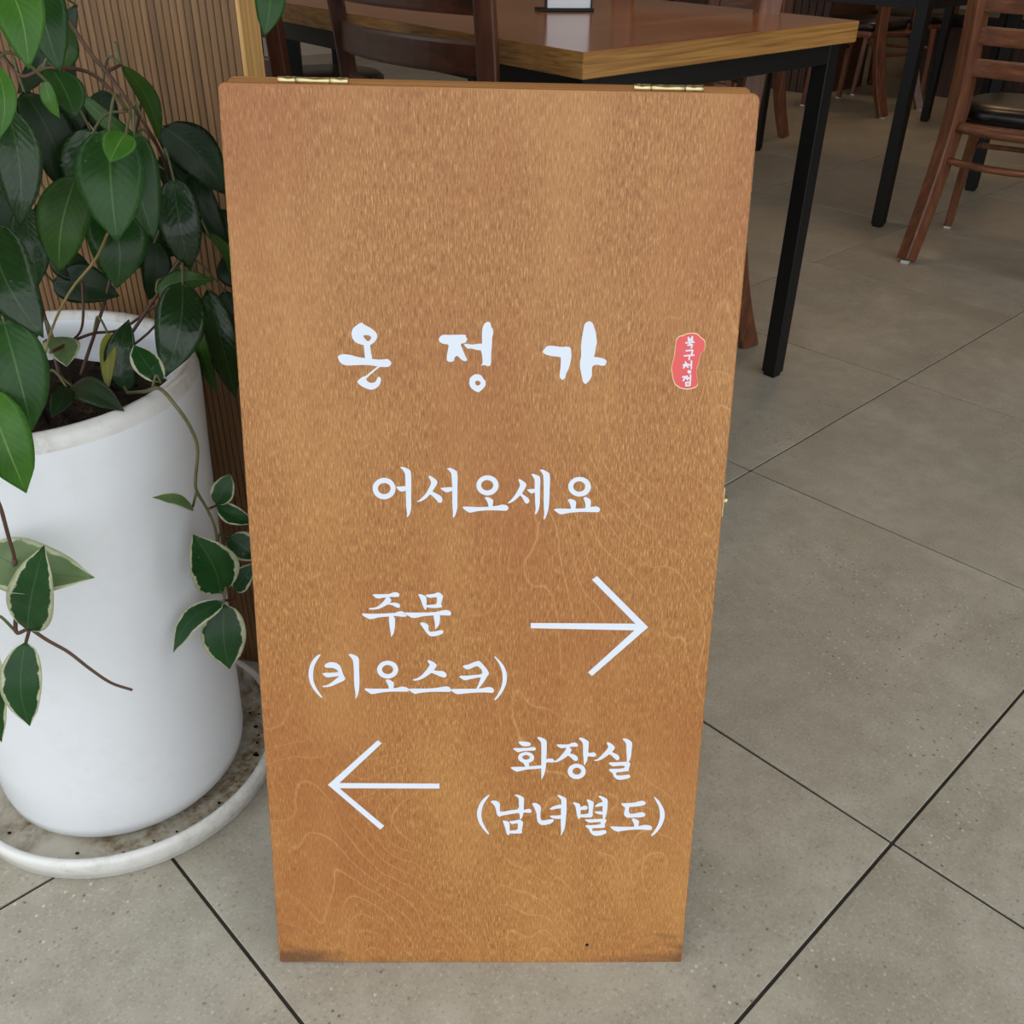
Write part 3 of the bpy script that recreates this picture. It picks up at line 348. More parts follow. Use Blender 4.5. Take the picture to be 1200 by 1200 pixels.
 ('키', [[[(-141.7,327.5),(-140.7,328.8),(-139.8,329.6),(-137.9,330.5),(-136.6,330.8),(-134.5,330.8),(-133.2,330.6),(-131.3,330.1),(-130.2,329.4),(-128.8,328.1),(-128.1,327.1),(-127.2,325.3),(-126.8,323.9),(-126.2,321.2),(-125.8,319.7),(-125.2,317.9),(-124.8,316.9),(-124.0,315.6),(-123.9,314.8),(-124.3,313.6),(-125.0,312.9),(-126.5,311.9),(-127.9,311.2),(-130.6,310.0),(-132.4,309.1),(-135.1,307.6),(-136.9,306.9),(-139.6,306.2),(-141.3,306.0),(-143.7,306.0),(-144.4,306.2),(-144.3,307.0),(-143.4,307.4),(-141.2,307.7),(-139.7,308.3),(-137.5,309.8),(-135.9,311.0),(-133.5,313.1),(-131.8,314.5),(-129.4,316.6),(-129.4,317.2),(-132.1,316.9),(-134.4,316.5),(-138.7,315.8),(-140.6,315.9),(-142.2,317.2),(-143.0,318.0),(-143.8,318.9),(-143.8,319.4),(-142.9,320.0),(-141.1,320.2),(-136.9,320.3),(-134.2,320.5),(-130.5,320.9),(-129.6,321.5),(-130.6,323.0),(-131.6,323.8),(-133.4,324.8),(-134.8,325.2),(-137.2,325.2),(-138.6,325.3),(-140.4,325.4),(-141.2,325.8),(-141.8,326.7)]],[[(-120.1,338.6),(-118.9,339.0),(-118.0,339.0),(-116.4,338.7),(-115.3,338.2),(-113.5,337.2),(-112.5,336.5),(-111.4,335.3),(-111.0,332.4),(-111.3,324.6),(-111.3,320.4),(-111.2,315.6),(-111.3,312.0),(-111.6,306.1),(-112.0,303.1),(-112.7,300.1),(-113.3,298.2),(-114.3,295.7),(-114.8,295.0),(-115.3,295.2),(-115.4,296.0),(-115.2,298.3),(-115.4,301.2),(-116.0,307.8),(-116.1,312.4),(-116.0,319.5),(-116.0,323.9),(-116.1,329.8),(-116.4,332.4),(-117.3,334.4),(-118.2,335.8),(-119.9,337.8)]]]),
 ('오', [[[(-76.7,323.6),(-76.8,322.5),(-77.0,321.7),(-77.5,320.6),(-77.8,319.9),(-78.5,318.9),(-79.1,318.2),(-80.0,317.4),(-80.6,316.9),(-81.7,316.3),(-82.5,315.9),(-83.7,315.5),(-84.5,315.3),(-85.8,315.2),(-86.6,315.2),(-87.9,315.3),(-88.7,315.5),(-89.9,315.8),(-90.6,316.2),(-91.7,316.8),(-92.3,317.3),(-93.2,318.1),(-93.7,318.7),(-94.3,319.7),(-94.7,320.4),(-95.1,321.5),(-95.2,322.3),(-95.3,323.5),(-95.3,324.2),(-95.2,325.4),(-95.0,326.2),(-94.5,327.3),(-94.1,328.0),(-93.4,329.0),(-92.9,329.6),(-92.0,330.5),(-91.3,330.9),(-90.2,331.6),(-89.5,331.9),(-88.3,332.3),(-87.5,332.5),(-86.2,332.7),(-85.4,332.7),(-84.2,332.6),(-83.3,332.4),(-82.2,332.0),(-81.4,331.7),(-80.4,331.1),(-79.7,330.6),(-78.8,329.8),(-78.3,329.2),(-77.7,328.2),(-77.3,327.5),(-76.9,326.4),(-76.8,325.6),(-76.6,324.4)],[(-81.0,323.9),(-81.1,323.3),(-81.2,322.9),(-81.5,322.3),(-81.7,322.0),(-82.0,321.4),(-82.3,321.1),(-82.8,320.7),(-83.2,320.4),(-83.7,320.1),(-84.1,319.9),(-84.8,319.7),(-85.2,319.6),(-85.9,319.5),(-86.3,319.5),(-87.0,319.6),(-87.4,319.7),(-88.0,319.9),(-88.5,320.0),(-89.0,320.4),(-89.3,320.6),(-89.8,321.0),(-90.1,321.4),(-90.4,321.9),(-90.6,322.2),(-90.8,322.8),(-90.9,323.2),(-91.0,323.8),(-91.0,324.2),(-90.9,324.8),(-90.8,325.2),(-90.5,325.8),(-90.3,326.2),(-90.0,326.7),(-89.7,327.0),(-89.2,327.5),(-88.8,327.7),(-88.3,328.1),(-87.9,328.2),(-87.2,328.4),(-86.8,328.5),(-86.1,328.6),(-85.7,328.6),(-85.0,328.6),(-84.6,328.5),(-84.0,328.3),(-83.6,328.1),(-83.0,327.8),(-82.7,327.5),(-82.2,327.1),(-81.9,326.8),(-81.6,326.3),(-81.4,325.9),(-81.2,325.3),(-81.1,324.9),(-81.0,324.3)]],[[(-87.9,313.7),(-86.9,314.1),(-86.1,314.1),(-84.7,313.9),(-83.5,313.2),(-81.2,311.6),(-80.7,309.8),(-81.1,305.9),(-82.1,304.6),(-84.4,304.6),(-85.3,305.4),(-85.7,307.8),(-86.3,309.6),(-87.8,312.6)]],[[(-107.1,304.6),(-106.1,305.0),(-104.8,305.1),(-102.1,304.9),(-99.3,304.8),(-93.6,304.9),(-90.4,304.9),(-86.5,305.1),(-84.2,305.2),(-81.2,305.4),(-79.5,305.7),(-77.2,306.2),(-75.9,306.6),(-74.2,307.1),(-73.1,307.2),(-71.3,306.9),(-70.1,306.6),(-68.5,305.7),(-67.8,305.1),(-67.1,304.4),(-67.2,303.7),(-68.1,302.6),(-69.7,302.2),(-73.3,302.2),(-76.1,302.2),(-80.7,302.2),(-83.7,302.1),(-88.3,301.7),(-91.0,301.3),(-94.5,300.6),(-96.6,300.2),(-99.6,299.5),(-101.1,299.6),(-102.7,300.5),(-103.7,301.2),(-105.3,302.5),(-106.1,303.2),(-107.1,304.2)]]]),
 ('스', [[[(-50.6,332.9),(-50.0,333.6),(-49.5,333.6),(-48.3,333.3),(-47.3,332.8),(-45.2,331.7),(-44.1,330.8),(-42.6,329.3),(-42.3,328.4),(-42.9,327.1),(-43.5,326.1),(-44.9,324.3),(-44.6,323.6),(-42.3,323.2),(-40.7,323.1),(-38.2,323.1),(-36.9,322.9),(-35.3,322.0),(-34.5,321.2),(-33.7,319.7),(-33.6,318.7),(-34.2,317.4),(-34.8,316.9),(-35.9,316.6),(-37.2,316.9),(-39.9,317.9),(-41.9,318.8),(-45.1,320.4),(-46.5,320.9),(-47.4,320.9),(-48.4,320.3),(-50.7,318.4),(-52.4,317.1),(-55.2,315.3),(-57.1,314.4),(-60.1,313.5),(-61.6,313.2),(-63.3,313.5),(-63.9,313.7),(-63.7,314.2),(-62.9,314.6),(-60.6,315.3),(-59.1,316.1),(-56.8,317.9),(-55.1,319.6),(-52.4,323.0),(-50.8,325.1),(-49.0,328.1),(-48.6,329.6),(-49.5,330.8),(-50.0,331.6),(-50.6,332.4)]],[[(-67.6,304.4),(-66.8,305.1),(-65.0,305.3),(-60.7,305.3),(-57.3,305.4),(-51.6,305.4),(-48.2,305.6),(-43.6,306.1),(-41.2,306.5),(-38.7,307.1),(-37.1,307.4),(-35.1,307.7),(-33.8,307.7),(-32.0,307.4),(-31.1,306.9),(-30.3,305.9),(-30.0,305.0),(-29.9,303.5),(-30.1,302.8),(-31.1,302.3),(-32.7,302.2),(-36.9,302.4),(-39.8,302.4),(-44.4,302.4),(-47.4,302.2),(-52.0,301.8),(-54.7,301.5),(-58.1,300.9),(-59.8,300.6),(-61.3,300.1),(-62.3,300.1),(-63.8,300.9),(-65.0,301.7),(-67.1,303.5)]]]),
 ('크', [[[(-19.3,328.0),(-18.3,328.8),(-17.2,329.1),(-14.8,329.6),(-13.2,330.2),(-10.5,331.6),(-8.8,332.3),(-6.5,333.1),(-5.4,333.3),(-4.4,333.1),(-3.5,332.4),(-1.8,330.4),(-0.6,328.9),(1.3,326.5),(2.3,325.0),(3.5,322.8),(4.0,321.7),(4.0,320.7),(3.6,319.7),(2.4,317.9),(1.7,316.6),(0.6,314.3),(-0.3,312.8),(-1.8,310.4),(-3.0,308.7),(-5.0,306.0),(-6.0,305.0),(-7.1,305.0),(-7.1,305.8),(-6.1,308.2),(-5.3,310.2),(-4.1,313.9),(-3.6,315.5),(-3.1,316.8),(-3.8,317.1),(-6.4,316.7),(-8.4,316.2),(-11.6,315.5),(-13.6,314.9),(-16.6,314.2),(-18.1,314.2),(-19.7,315.1),(-20.7,315.8),(-22.2,317.0),(-22.4,317.7),(-21.4,318.4),(-20.0,318.6),(-16.5,318.6),(-13.8,318.8),(-9.3,319.3),(-6.6,319.6),(-3.2,320.1),(-2.0,320.8),(-1.9,322.4),(-2.1,323.5),(-2.9,325.2),(-3.7,326.2),(-5.3,327.6),(-6.3,328.1),(-7.8,327.9),(-8.9,327.5),(-10.8,326.5),(-11.8,325.9),(-13.2,325.1),(-14.1,324.9),(-15.7,325.0),(-16.7,325.4),(-18.0,326.2),(-18.7,326.8),(-19.4,327.5)]],[[(-30.3,304.7),(-29.1,305.1),(-26.9,305.3),(-21.5,305.4),(-17.2,305.5),(-9.8,305.6),(-6.0,305.8),(-2.2,306.2),(-0.1,306.6),(2.6,307.4),(4.1,307.5),(6.0,307.3),(7.0,306.8),(8.4,305.6),(8.8,304.6),(8.7,303.0),(8.3,302.2),(7.4,301.7),(5.8,301.7),(1.7,302.1),(-1.1,302.1),(-5.7,302.0),(-9.3,301.7),(-15.4,301.1),(-18.8,300.7),(-22.5,300.1),(-24.2,300.1),(-25.6,300.6),(-26.5,301.2),(-28.1,302.2),(-29.1,303.0),(-30.3,304.2)]]]),
 (')', [[[(9.0,337.9),(9.4,337.7),(10.4,336.8),(12.9,334.3),(14.6,332.3),(17.1,328.8),(18.3,326.4),(19.5,322.9),(20.0,320.4),(20.2,316.6),(20.1,314.0),(19.3,310.1),(18.5,307.4),(16.6,303.1),(15.3,300.7),(13.2,297.7),(12.0,296.2),(10.2,294.6),(9.5,294.3),(9.0,294.7),(9.6,296.0),(11.8,299.5),(13.0,301.9),(14.6,305.5),(15.3,308.1),(16.1,311.9),(16.3,314.7),(16.2,319.2),(15.9,321.9),(15.1,325.4),(14.2,327.8),(12.6,331.3),(11.3,333.5),(9.2,336.4),(8.6,337.5),(8.8,337.8)]]]),
 ('화', [[[(31.9,251.7),(33.0,252.0),(34.2,252.0),(36.8,251.9),(38.4,251.8),(40.8,251.5),(42.0,251.0),(43.1,249.8),(43.3,249.1),(42.7,248.0),(41.8,247.5),(40.0,247.1),(38.5,247.1),(36.2,247.3),(34.9,247.8),(33.5,249.0),(32.7,249.8),(31.9,251.2)]],[[(27.1,244.5),(28.1,244.9),(29.7,245.1),(33.7,245.1),(36.2,245.1),(39.4,245.3),(41.4,245.6),(44.0,246.3),(45.3,246.4),(46.7,246.0),(47.4,245.6),(48.0,244.7),(48.0,244.0),(47.5,243.1),(46.5,242.7),(44.1,242.6),(42.3,242.5),(39.0,242.3),(37.2,242.1),(35.1,241.7),(33.8,241.3),(32.2,240.8),(31.1,241.0),(29.7,242.0),(28.8,242.8),(27.3,244.0)]],[[(46.6,235.0),(46.6,234.2),(46.4,233.7),(46.1,232.9),(45.8,232.4),(45.3,231.8),(44.9,231.4),(44.2,230.8),(43.7,230.5),(42.9,230.0),(42.3,229.8),(41.3,229.5),(40.7,229.4),(39.7,229.3),(39.0,229.3),(38.0,229.4),(37.4,229.5),(36.4,229.8),(35.8,230.0),(34.9,230.4),(34.4,230.7),(33.7,231.3),(33.3,231.7),(32.7,232.3),(32.4,232.8),(32.1,233.6),(31.9,234.1),(31.8,234.9),(31.8,235.4),(31.9,236.2),(32.0,236.7),(32.3,237.4),(32.6,237.9),(33.1,238.6),(33.5,239.0),(34.2,239.5),(34.7,239.9),(35.6,240.3),(36.2,240.5),(37.1,240.8),(37.8,240.9),(38.7,241.0),(39.4,241.0),(40.4,240.9),(41.0,240.8),(42.0,240.6),(42.6,240.3),(43.5,239.9),(44.0,239.6),(44.7,239.1),(45.1,238.7),(45.7,238.0),(46.0,237.5),(46.3,236.8),(46.5,236.3),(46.6,235.5)],[(42.6,235.3),(42.6,235.0),(42.5,234.8),(42.4,234.4),(42.3,234.2),(42.0,234.0),(41.8,233.8),(41.5,233.6),(41.3,233.4),(40.9,233.2),(40.6,233.1),(40.2,233.0),(39.9,233.0),(39.4,232.9),(39.1,232.9),(38.6,233.0),(38.3,233.0),(37.9,233.1),(37.6,233.2),(37.2,233.4),(37.0,233.5),(36.6,233.8),(36.5,233.9),(36.2,234.2),(36.0,234.4),(35.9,234.7),(35.8,234.9),(35.8,235.3),(35.8,235.5),(35.8,235.8),(35.9,236.0),(36.0,236.3),(36.1,236.6),(36.4,236.8),(36.6,237.0),(36.9,237.2),(37.1,237.4),(37.5,237.6),(37.8,237.7),(38.2,237.8),(38.5,237.8),(39.0,237.9),(39.3,237.9),(39.8,237.8),(40.1,237.8),(40.5,237.7),(40.8,237.6),(41.2,237.4),(41.4,237.3),(41.8,237.1),(42.0,236.9),(42.2,236.6),(42.4,236.4),(42.5,236.1),(42.6,235.9),(42.6,235.5)]],[[(37.4,230.3),(40.9,230.3),(42.1,229.3),(42.2,226.3),(41.6,225.2),(39.7,224.9),(38.9,225.2),(38.4,226.3),(37.8,227.4),(36.6,229.5)]],[[(25.2,224.5),(26.1,225.0),(28.8,225.2),(35.9,225.3),(39.8,225.5),(44.5,226.1),(47.6,226.4),(52.1,227.0),(53.6,226.5),(53.7,224.5),(52.2,223.7),(47.7,223.2),(44.9,223.0),(41.2,222.7),(38.9,222.3),(35.8,221.4),(34.0,221.0),(31.8,220.3),(30.5,220.4),(28.7,221.3),(27.4,222.1),(25.5,223.7)]],[[(48.8,256.4),(49.7,256.8),(50.5,256.9),(51.9,256.6),(53.0,256.1),(54.9,255.2),(56.0,254.5),(57.3,253.3),(57.8,250.6),(58.0,243.6),(58.0,239.7),(57.8,235.1),(58.4,233.7),(60.4,234.2),(61.6,234.3),(63.1,234.1),(63.9,233.8),(64.8,233.0),(65.0,232.3),(64.8,230.9),(64.1,230.4),(62.1,230.3),(60.7,230.3),(58.6,230.4),(57.8,229.2),(57.7,225.3),(57.4,222.9),(56.8,219.3),(56.2,217.0),(54.9,213.7),(54.3,212.6),(53.9,212.6),(53.8,213.7),(53.8,217.0),(53.7,219.3),(53.4,222.8),(53.3,226.1),(53.2,232.4),(53.1,237.8),(52.8,247.8),(52.4,251.6),(51.3,253.1),(50.4,254.1),(49.0,255.7)]]]),
 ('장', [[[(66.8,248.7),(67.6,249.1),(69.1,249.2),(72.9,249.1),(75.0,249.1),(77.6,249.4),(79.1,249.8),(80.9,250.8),(81.9,251.2),(83.1,251.3),(84.0,251.1),(85.4,250.3),(86.0,249.7),(86.5,248.8),(86.4,248.2),(85.8,247.2),(84.8,246.9),(82.5,247.0),(80.7,246.9),(77.9,246.5),(76.2,246.2),(73.9,245.6),(72.6,245.4),(71.2,245.4),(70.3,245.6),(69.1,246.3),(68.3,246.9),(67.0,248.1)]],[[(76.1,247.0),(77.6,247.1),(78.7,246.4),(80.4,244.4),(80.9,243.3),(80.4,242.3),(80.1,241.5),(79.6,240.3),(80.1,239.7),(82.1,239.2),(83.3,238.7),(85.0,237.8),(85.9,236.9),(86.8,235.3),(87.0,234.3),(86.7,232.9),(86.3,232.3),(85.3,232.0),(84.7,232.1),(83.6,232.5),(82.2,233.7),(79.1,236.8),(77.6,237.4),(76.0,236.0),(74.6,234.9),(72.0,233.0),(70.5,232.0),(68.4,230.9),(67.0,230.5),(64.9,230.5),(64.2,230.7),(64.1,231.2),(64.7,231.6),(66.3,232.1),(67.4,232.9),(69.0,234.5),(70.2,236.0),(72.2,238.7),(73.5,240.5),(75.1,243.2),(75.7,244.7),(75.6,246.4)]],[[(87.1,255.7),(87.7,256.4),(88.4,256.6),(89.5,256.4),(90.6,256.1),(92.5,255.1),(93.8,254.3),(95.7,252.8),(96.4,251.5),(96.3,249.1),(96.3,246.7),(96.2,241.8),(96.8,240.3),(98.6,240.6),(99.5,240.8),(100.5,241.2),(101.2,241.2),(102.4,240.5),(103.0,239.9),(103.7,238.8),(103.7,238.1),(103.0,237.0),(102.1,236.7),(100.1,236.6),(98.7,236.7),(96.6,237.0),(95.8,236.2),(95.8,233.8),(95.6,232.3),(94.8,230.4),(94.3,229.3),(93.6,227.8),(93.2,227.4),(93.0,227.7),(92.8,228.8),(92.4,231.9),(92.1,234.4),(91.6,238.8),(91.4,242.3),(91.1,248.4),(90.7,251.0),(89.6,252.5),(88.8,253.4),(87.3,254.9)]],[[(94.8,220.6),(94.7,219.5),(94.6,218.7),(94.3,217.7),(94.0,217.0),(93.4,216.1),(93.0,215.5),(92.2,214.7),(91.6,214.3),(90.7,213.7),(90.0,213.3),(89.0,213.0),(88.3,212.8),(87.1,212.7),(86.4,212.7),(85.3,212.8),(84.5,212.9),(83.4,213.3),(82.8,213.6),(81.8,214.2),(81.2,214.6),(80.3,215.4),(79.8,216.0),(79.2,216.9),(78.9,217.6),(78.5,218.6),(78.3,219.3),(78.1,220.4),(78.1,221.2),(78.2,222.3),(78.3,223.0),(78.6,224.0),(78.9,224.7),(79.5,225.6),(79.9,226.2),(80.7,227.0),(81.3,227.4),(82.2,228.0),(82.9,228.3),(83.9,228.7),(84.6,228.9),(85.8,229.0),(86.5,229.0),(87.6,228.9),(88.3,228.8),(89.4,228.4),(90.1,228.1),(91.1,227.5),(91.7,227.1),(92.5,226.3),(93.0,225.7),(93.6,224.8),(94.0,224.1),(94.4,223.1),(94.6,222.4),(94.8,221.3)],[(90.6,220.9),(90.5,220.4),(90.5,220.1),(90.3,219.7),(90.2,219.3),(89.9,218.9),(89.7,218.7),(89.3,218.3),(89.0,218.1),(88.6,217.8),(88.3,217.7),(87.8,217.5),(87.4,217.4),(86.9,217.4),(86.5,217.4),(86.0,217.4),(85.6,217.5),(85.1,217.7),(84.8,217.8),(84.3,218.1),(84.0,218.3),(83.6,218.6),(83.4,218.9),(83.1,219.3),(82.9,219.6),(82.7,220.1),(82.6,220.4),(82.5,220.9),(82.5,221.2),(82.6,221.7),(82.6,222.1),(82.8,222.5),(82.9,222.8),(83.2,223.3),(83.4,223.5),(83.8,223.9),(84.1,224.1),(84.5,224.4),(84.8,224.5),(85.3,224.7),(85.7,224.8),(86.2,224.8),(86.6,224.8),(87.1,224.8),(87.5,224.7),(88.0,224.5),(88.3,224.4),(88.8,224.1),(89.1,223.9),(89.5,223.6),(89.7,223.3),(90.0,222.9),(90.2,222.6),(90.4,222.1),(90.5,221.8),(90.6,221.3)]]]),
 ('실', [[[(112.9,251.7),(113.6,251.9),(114.3,251.9),(115.6,251.3),(116.6,250.7),(118.3,249.4),(119.2,248.4),(120.3,246.8),(120.5,245.9),(120.1,244.7),(119.5,243.7),(118.2,242.2),(118.4,241.4),(120.6,240.3),(121.9,239.6),(123.6,238.5),(124.5,237.7),(125.2,236.4),(125.4,235.4),(125.0,233.9),(124.5,233.3),(123.3,233.1),(122.6,233.2),(121.6,234.1),(120.2,235.4),(117.2,238.6),(115.7,239.2),(114.1,237.9),(112.7,236.7),(110.2,234.7),(108.6,233.6),(106.3,232.5),(104.8,232.2),(102.4,232.2),(101.7,232.4),(101.9,232.9),(102.5,233.2),(104.1,233.6),(105.4,234.4),(107.4,236.5),(108.9,238.2),(111.3,241.5),(112.7,243.4),(114.2,245.9),(114.5,247.2),(113.8,248.6),(113.4,249.6),(112.9,251.1)]],[[(127.1,255.6),(128.0,256.0),(128.8,256.0),(130.2,255.8),(131.4,255.4),(133.3,254.3),(134.4,253.5),(135.8,252.0),(136.2,250.5),(136.2,247.4),(136.1,244.5),(136.0,238.8),(135.7,236.2),(135.1,234.0),(134.7,232.7),(134.1,231.1),(133.6,230.6),(132.6,230.6),(132.3,231.6),(132.2,234.9),(132.0,237.2),(131.5,240.7),(131.2,243.6),(130.9,248.7),(130.5,250.8),(129.6,252.2),(128.8,253.2),(127.3,254.9)]],[[(115.6,229.9),(116.4,230.5),(118.2,230.7),(122.7,230.8),(125.9,231.0),(131.1,231.5),(133.5,231.3),(135.3,230.2),(135.8,229.3),(135.4,227.5),(135.1,226.2),(134.7,224.0),(134.6,222.9),(134.8,221.8),(134.1,221.4),(132.1,221.2),(130.6,221.1),(128.0,220.6),(126.3,220.4),(124.0,220.3),(123.2,219.5),(123.1,217.5),(124.1,216.8),(127.1,216.8),(129.1,217.0),(131.9,217.4),(133.4,217.6),(135.1,217.6),(135.8,217.2),(136.5,216.1),(136.5,215.4),(136.0,214.4),(135.1,213.9),(133.0,213.2),(131.3,212.8),(128.5,212.2),(126.8,212.1),(124.7,212.5),(123.4,213.2),(121.6,214.8),(120.8,216.1),(120.1,218.3),(119.3,219.5),(117.7,220.9),(116.9,221.6),(116.3,222.4),(116.4,222.9),(117.2,223.6),(118.8,223.8),(123.1,223.9),(125.8,224.0),(129.4,224.5),(130.7,225.2),(130.7,226.8),(129.8,227.3),(126.9,227.3),(124.9,227.1),(121.6,226.6),(120.0,226.5),(118.5,227.1),(117.5,227.8),(115.9,229.2)]]]),
 ('(', [[[(5.5,195.1),(6.0,194.7),(5.6,193.7),(3.9,190.9),(2.7,188.8),(0.9,185.3),(-0.0,182.9),(-1.0,178.9),(-1.3,176.4),(-1.4,172.8),(-1.3,170.5),(-0.7,167.2),(-0.1,165.0),(1.1,161.7),(2.4,159.0),(5.1,154.1),(5.8,152.2),(5.4,151.3),(4.3,152.3),(1.3,156.0),(-0.5,158.7),(-3.0,163.0),(-4.1,165.7),(-5.1,169.7),(-5.5,172.3),(-5.5,176.3),(-5.1,178.9),(-4.0,182.9),(-3.0,185.4),(-0.7,189.2),(1.1,191.4),(4.2,194.3)]]]),
 ('남', [[[(7.5,187.8),(8.9,188.6),(10.0,188.8),(11.9,188.5),(13.1,188.1),(14.5,187.1),(15.2,186.4),(15.8,185.2),(15.9,184.0),(15.8,181.4),(15.8,179.7),(16.0,177.2),(16.9,176.5),(19.4,176.7),(21.5,177.1),(25.4,178.1),(28.1,178.5),(32.4,179.1),(33.7,181.6),(33.5,188.6),(33.1,191.4),(32.0,192.7),(31.1,193.4),(29.6,194.4),(29.4,194.9),(30.3,195.3),(31.2,195.3),(32.9,195.1),(34.1,194.7),(36.1,193.5),(37.0,192.8),(38.0,191.9),(38.4,190.1),(38.3,185.9),(38.3,183.3),(38.3,179.7),(38.9,178.7),(40.6,179.3),(41.7,179.7),(43.1,180.0),(43.9,179.8),(45.1,178.8),(45.6,178.2),(45.9,177.4),(45.7,176.8),(45.1,175.8),(44.2,175.5),(42.4,175.6),(41.0,175.7),(38.8,175.9),(37.9,175.0),(37.5,172.2),(37.0,170.7),(35.8,168.8),(35.3,168.3),(34.9,168.5),(34.8,169.2),(34.8,171.2),(34.7,172.6),(34.2,174.9),(32.6,175.4),(28.3,174.5),(25.5,174.0),(21.6,173.1),(19.7,172.7),(18.1,172.2),(17.1,171.8),(16.0,171.1),(15.2,171.2),(14.1,172.2),(13.5,173.1),(12.8,174.9),(12.5,176.3),(12.3,178.6),(11.9,180.1),(11.1,182.4),(10.4,183.7),(9.1,185.3),(8.3,186.2),(7.4,187.2)]],[[(18.8,166.6),(19.6,166.9),(20.6,166.8),(22.6,166.2),(23.6,165.7),(24.9,164.9),(25.4,162.0),(25.5,154.4),(25.2,151.6),(24.3,150.8),(23.7,150.9),(23.0,151.8),(22.4,153.5),(21.5,157.6),(20.7,160.5),(19.1,165.0)]],[[(25.6,166.3),(28.0,166.5),(29.6,166.8),(31.8,167.4),(33.0,167.8),(34.5,168.0),(35.6,167.5),(37.6,165.8),(38.1,164.3),(37.8,161.7),(37.5,159.8),(37.0,156.8),(37.0,155.4),(37.4,154.2),(37.3,153.6),(36.6,152.9),(35.4,152.7),(32.5,152.6),(30.2,152.5),(26.5,152.6),(25.2,153.2),(25.2,154.9),(26.0,155.6),(28.3,155.9),(29.8,156.1),(32.2,156.5),(33.1,158.0),(33.1,162.4),(32.8,163.8),(31.6,163.8),(30.5,163.6),(28.2,163.1),(27.1,163.3),(26.0,164.3),(25.4,164.9),(25.0,165.9)]]]),
 ('녀', [[[(46.1,185.7),(47.2,186.4),(48.0,186.5),(49.5,186.3),(50.5,185.8),(52.2,184.7),(53.1,183.8),(54.1,182.4),(54.4,180.9),(54.1,177.5),(54.0,175.1),(54.2,171.4),(54.4,169.6),(54.9,167.8),(55.8,167.2),(58.1,167.3),(59.7,167.6),(62.1,168.2),(63.5,168.5),(65.2,168.8),(66.0,168.6),(66.9,167.9),(66.8,167.1),(65.8,165.2),(64.7,164.3),(62.6,163.2),(60.9,162.7),(58.0,162.1),(56.5,162.1),(54.8,162.5),(53.7,163.2),(52.2,164.9),(51.5,166.3),(51.0,168.9),(50.7,170.8),(50.5,173.9),(50.1,175.9),(49.0,179.0),(48.1,181.2),(46.4,184.4)]],[[(63.1,180.4),(64.7,182.0),(66.0,182.8),(68.1,183.7),(69.8,184.2),(72.8,184.8),(73.8,184.2),(73.9,181.8),(73.0,180.8),(70.0,180.4),(68.3,180.1),(66.4,179.5),(65.3,179.3),(63.9,179.1),(63.2,179.3),(62.7,179.8)]],[[(63.1,172.3),(64.1,172.6),(65.3,172.7),(68.2,172.7),(70.1,172.8),(72.9,173.3),(73.8,172.6),(73.9,170.0),(73.0,169.2),(70.3,169.1),(68.7,169.2),(66.7,169.5),(65.7,169.8),(64.5,170.5),(63.8,171.0),(63.0,171.9)]],[[(69.2,194.8),(70.2,195.2),(71.0,195.1),(72.4,194.6),(73.5,194.2),(75.2,193.4),(76.2,192.7),(77.7,191.6),(78.2,188.9),(78.4,181.7),(78.4,176.5),(78.2,168.0),(78.0,163.6),(77.4,159.1),(76.8,156.5),(75.6,153.3),(75.0,151.9),(74.4,150.7),(74.1,150.5),(74.0,150.9),(74.0,151.9),(74.2,154.3),(74.1,156.7),(73.7,161.2),(73.5,165.1),(73.4,172.2),(73.3,177.7),(73.3,187.0),(72.9,190.5),(71.7,191.7),(70.9,192.7),(69.4,194.2)]]]),
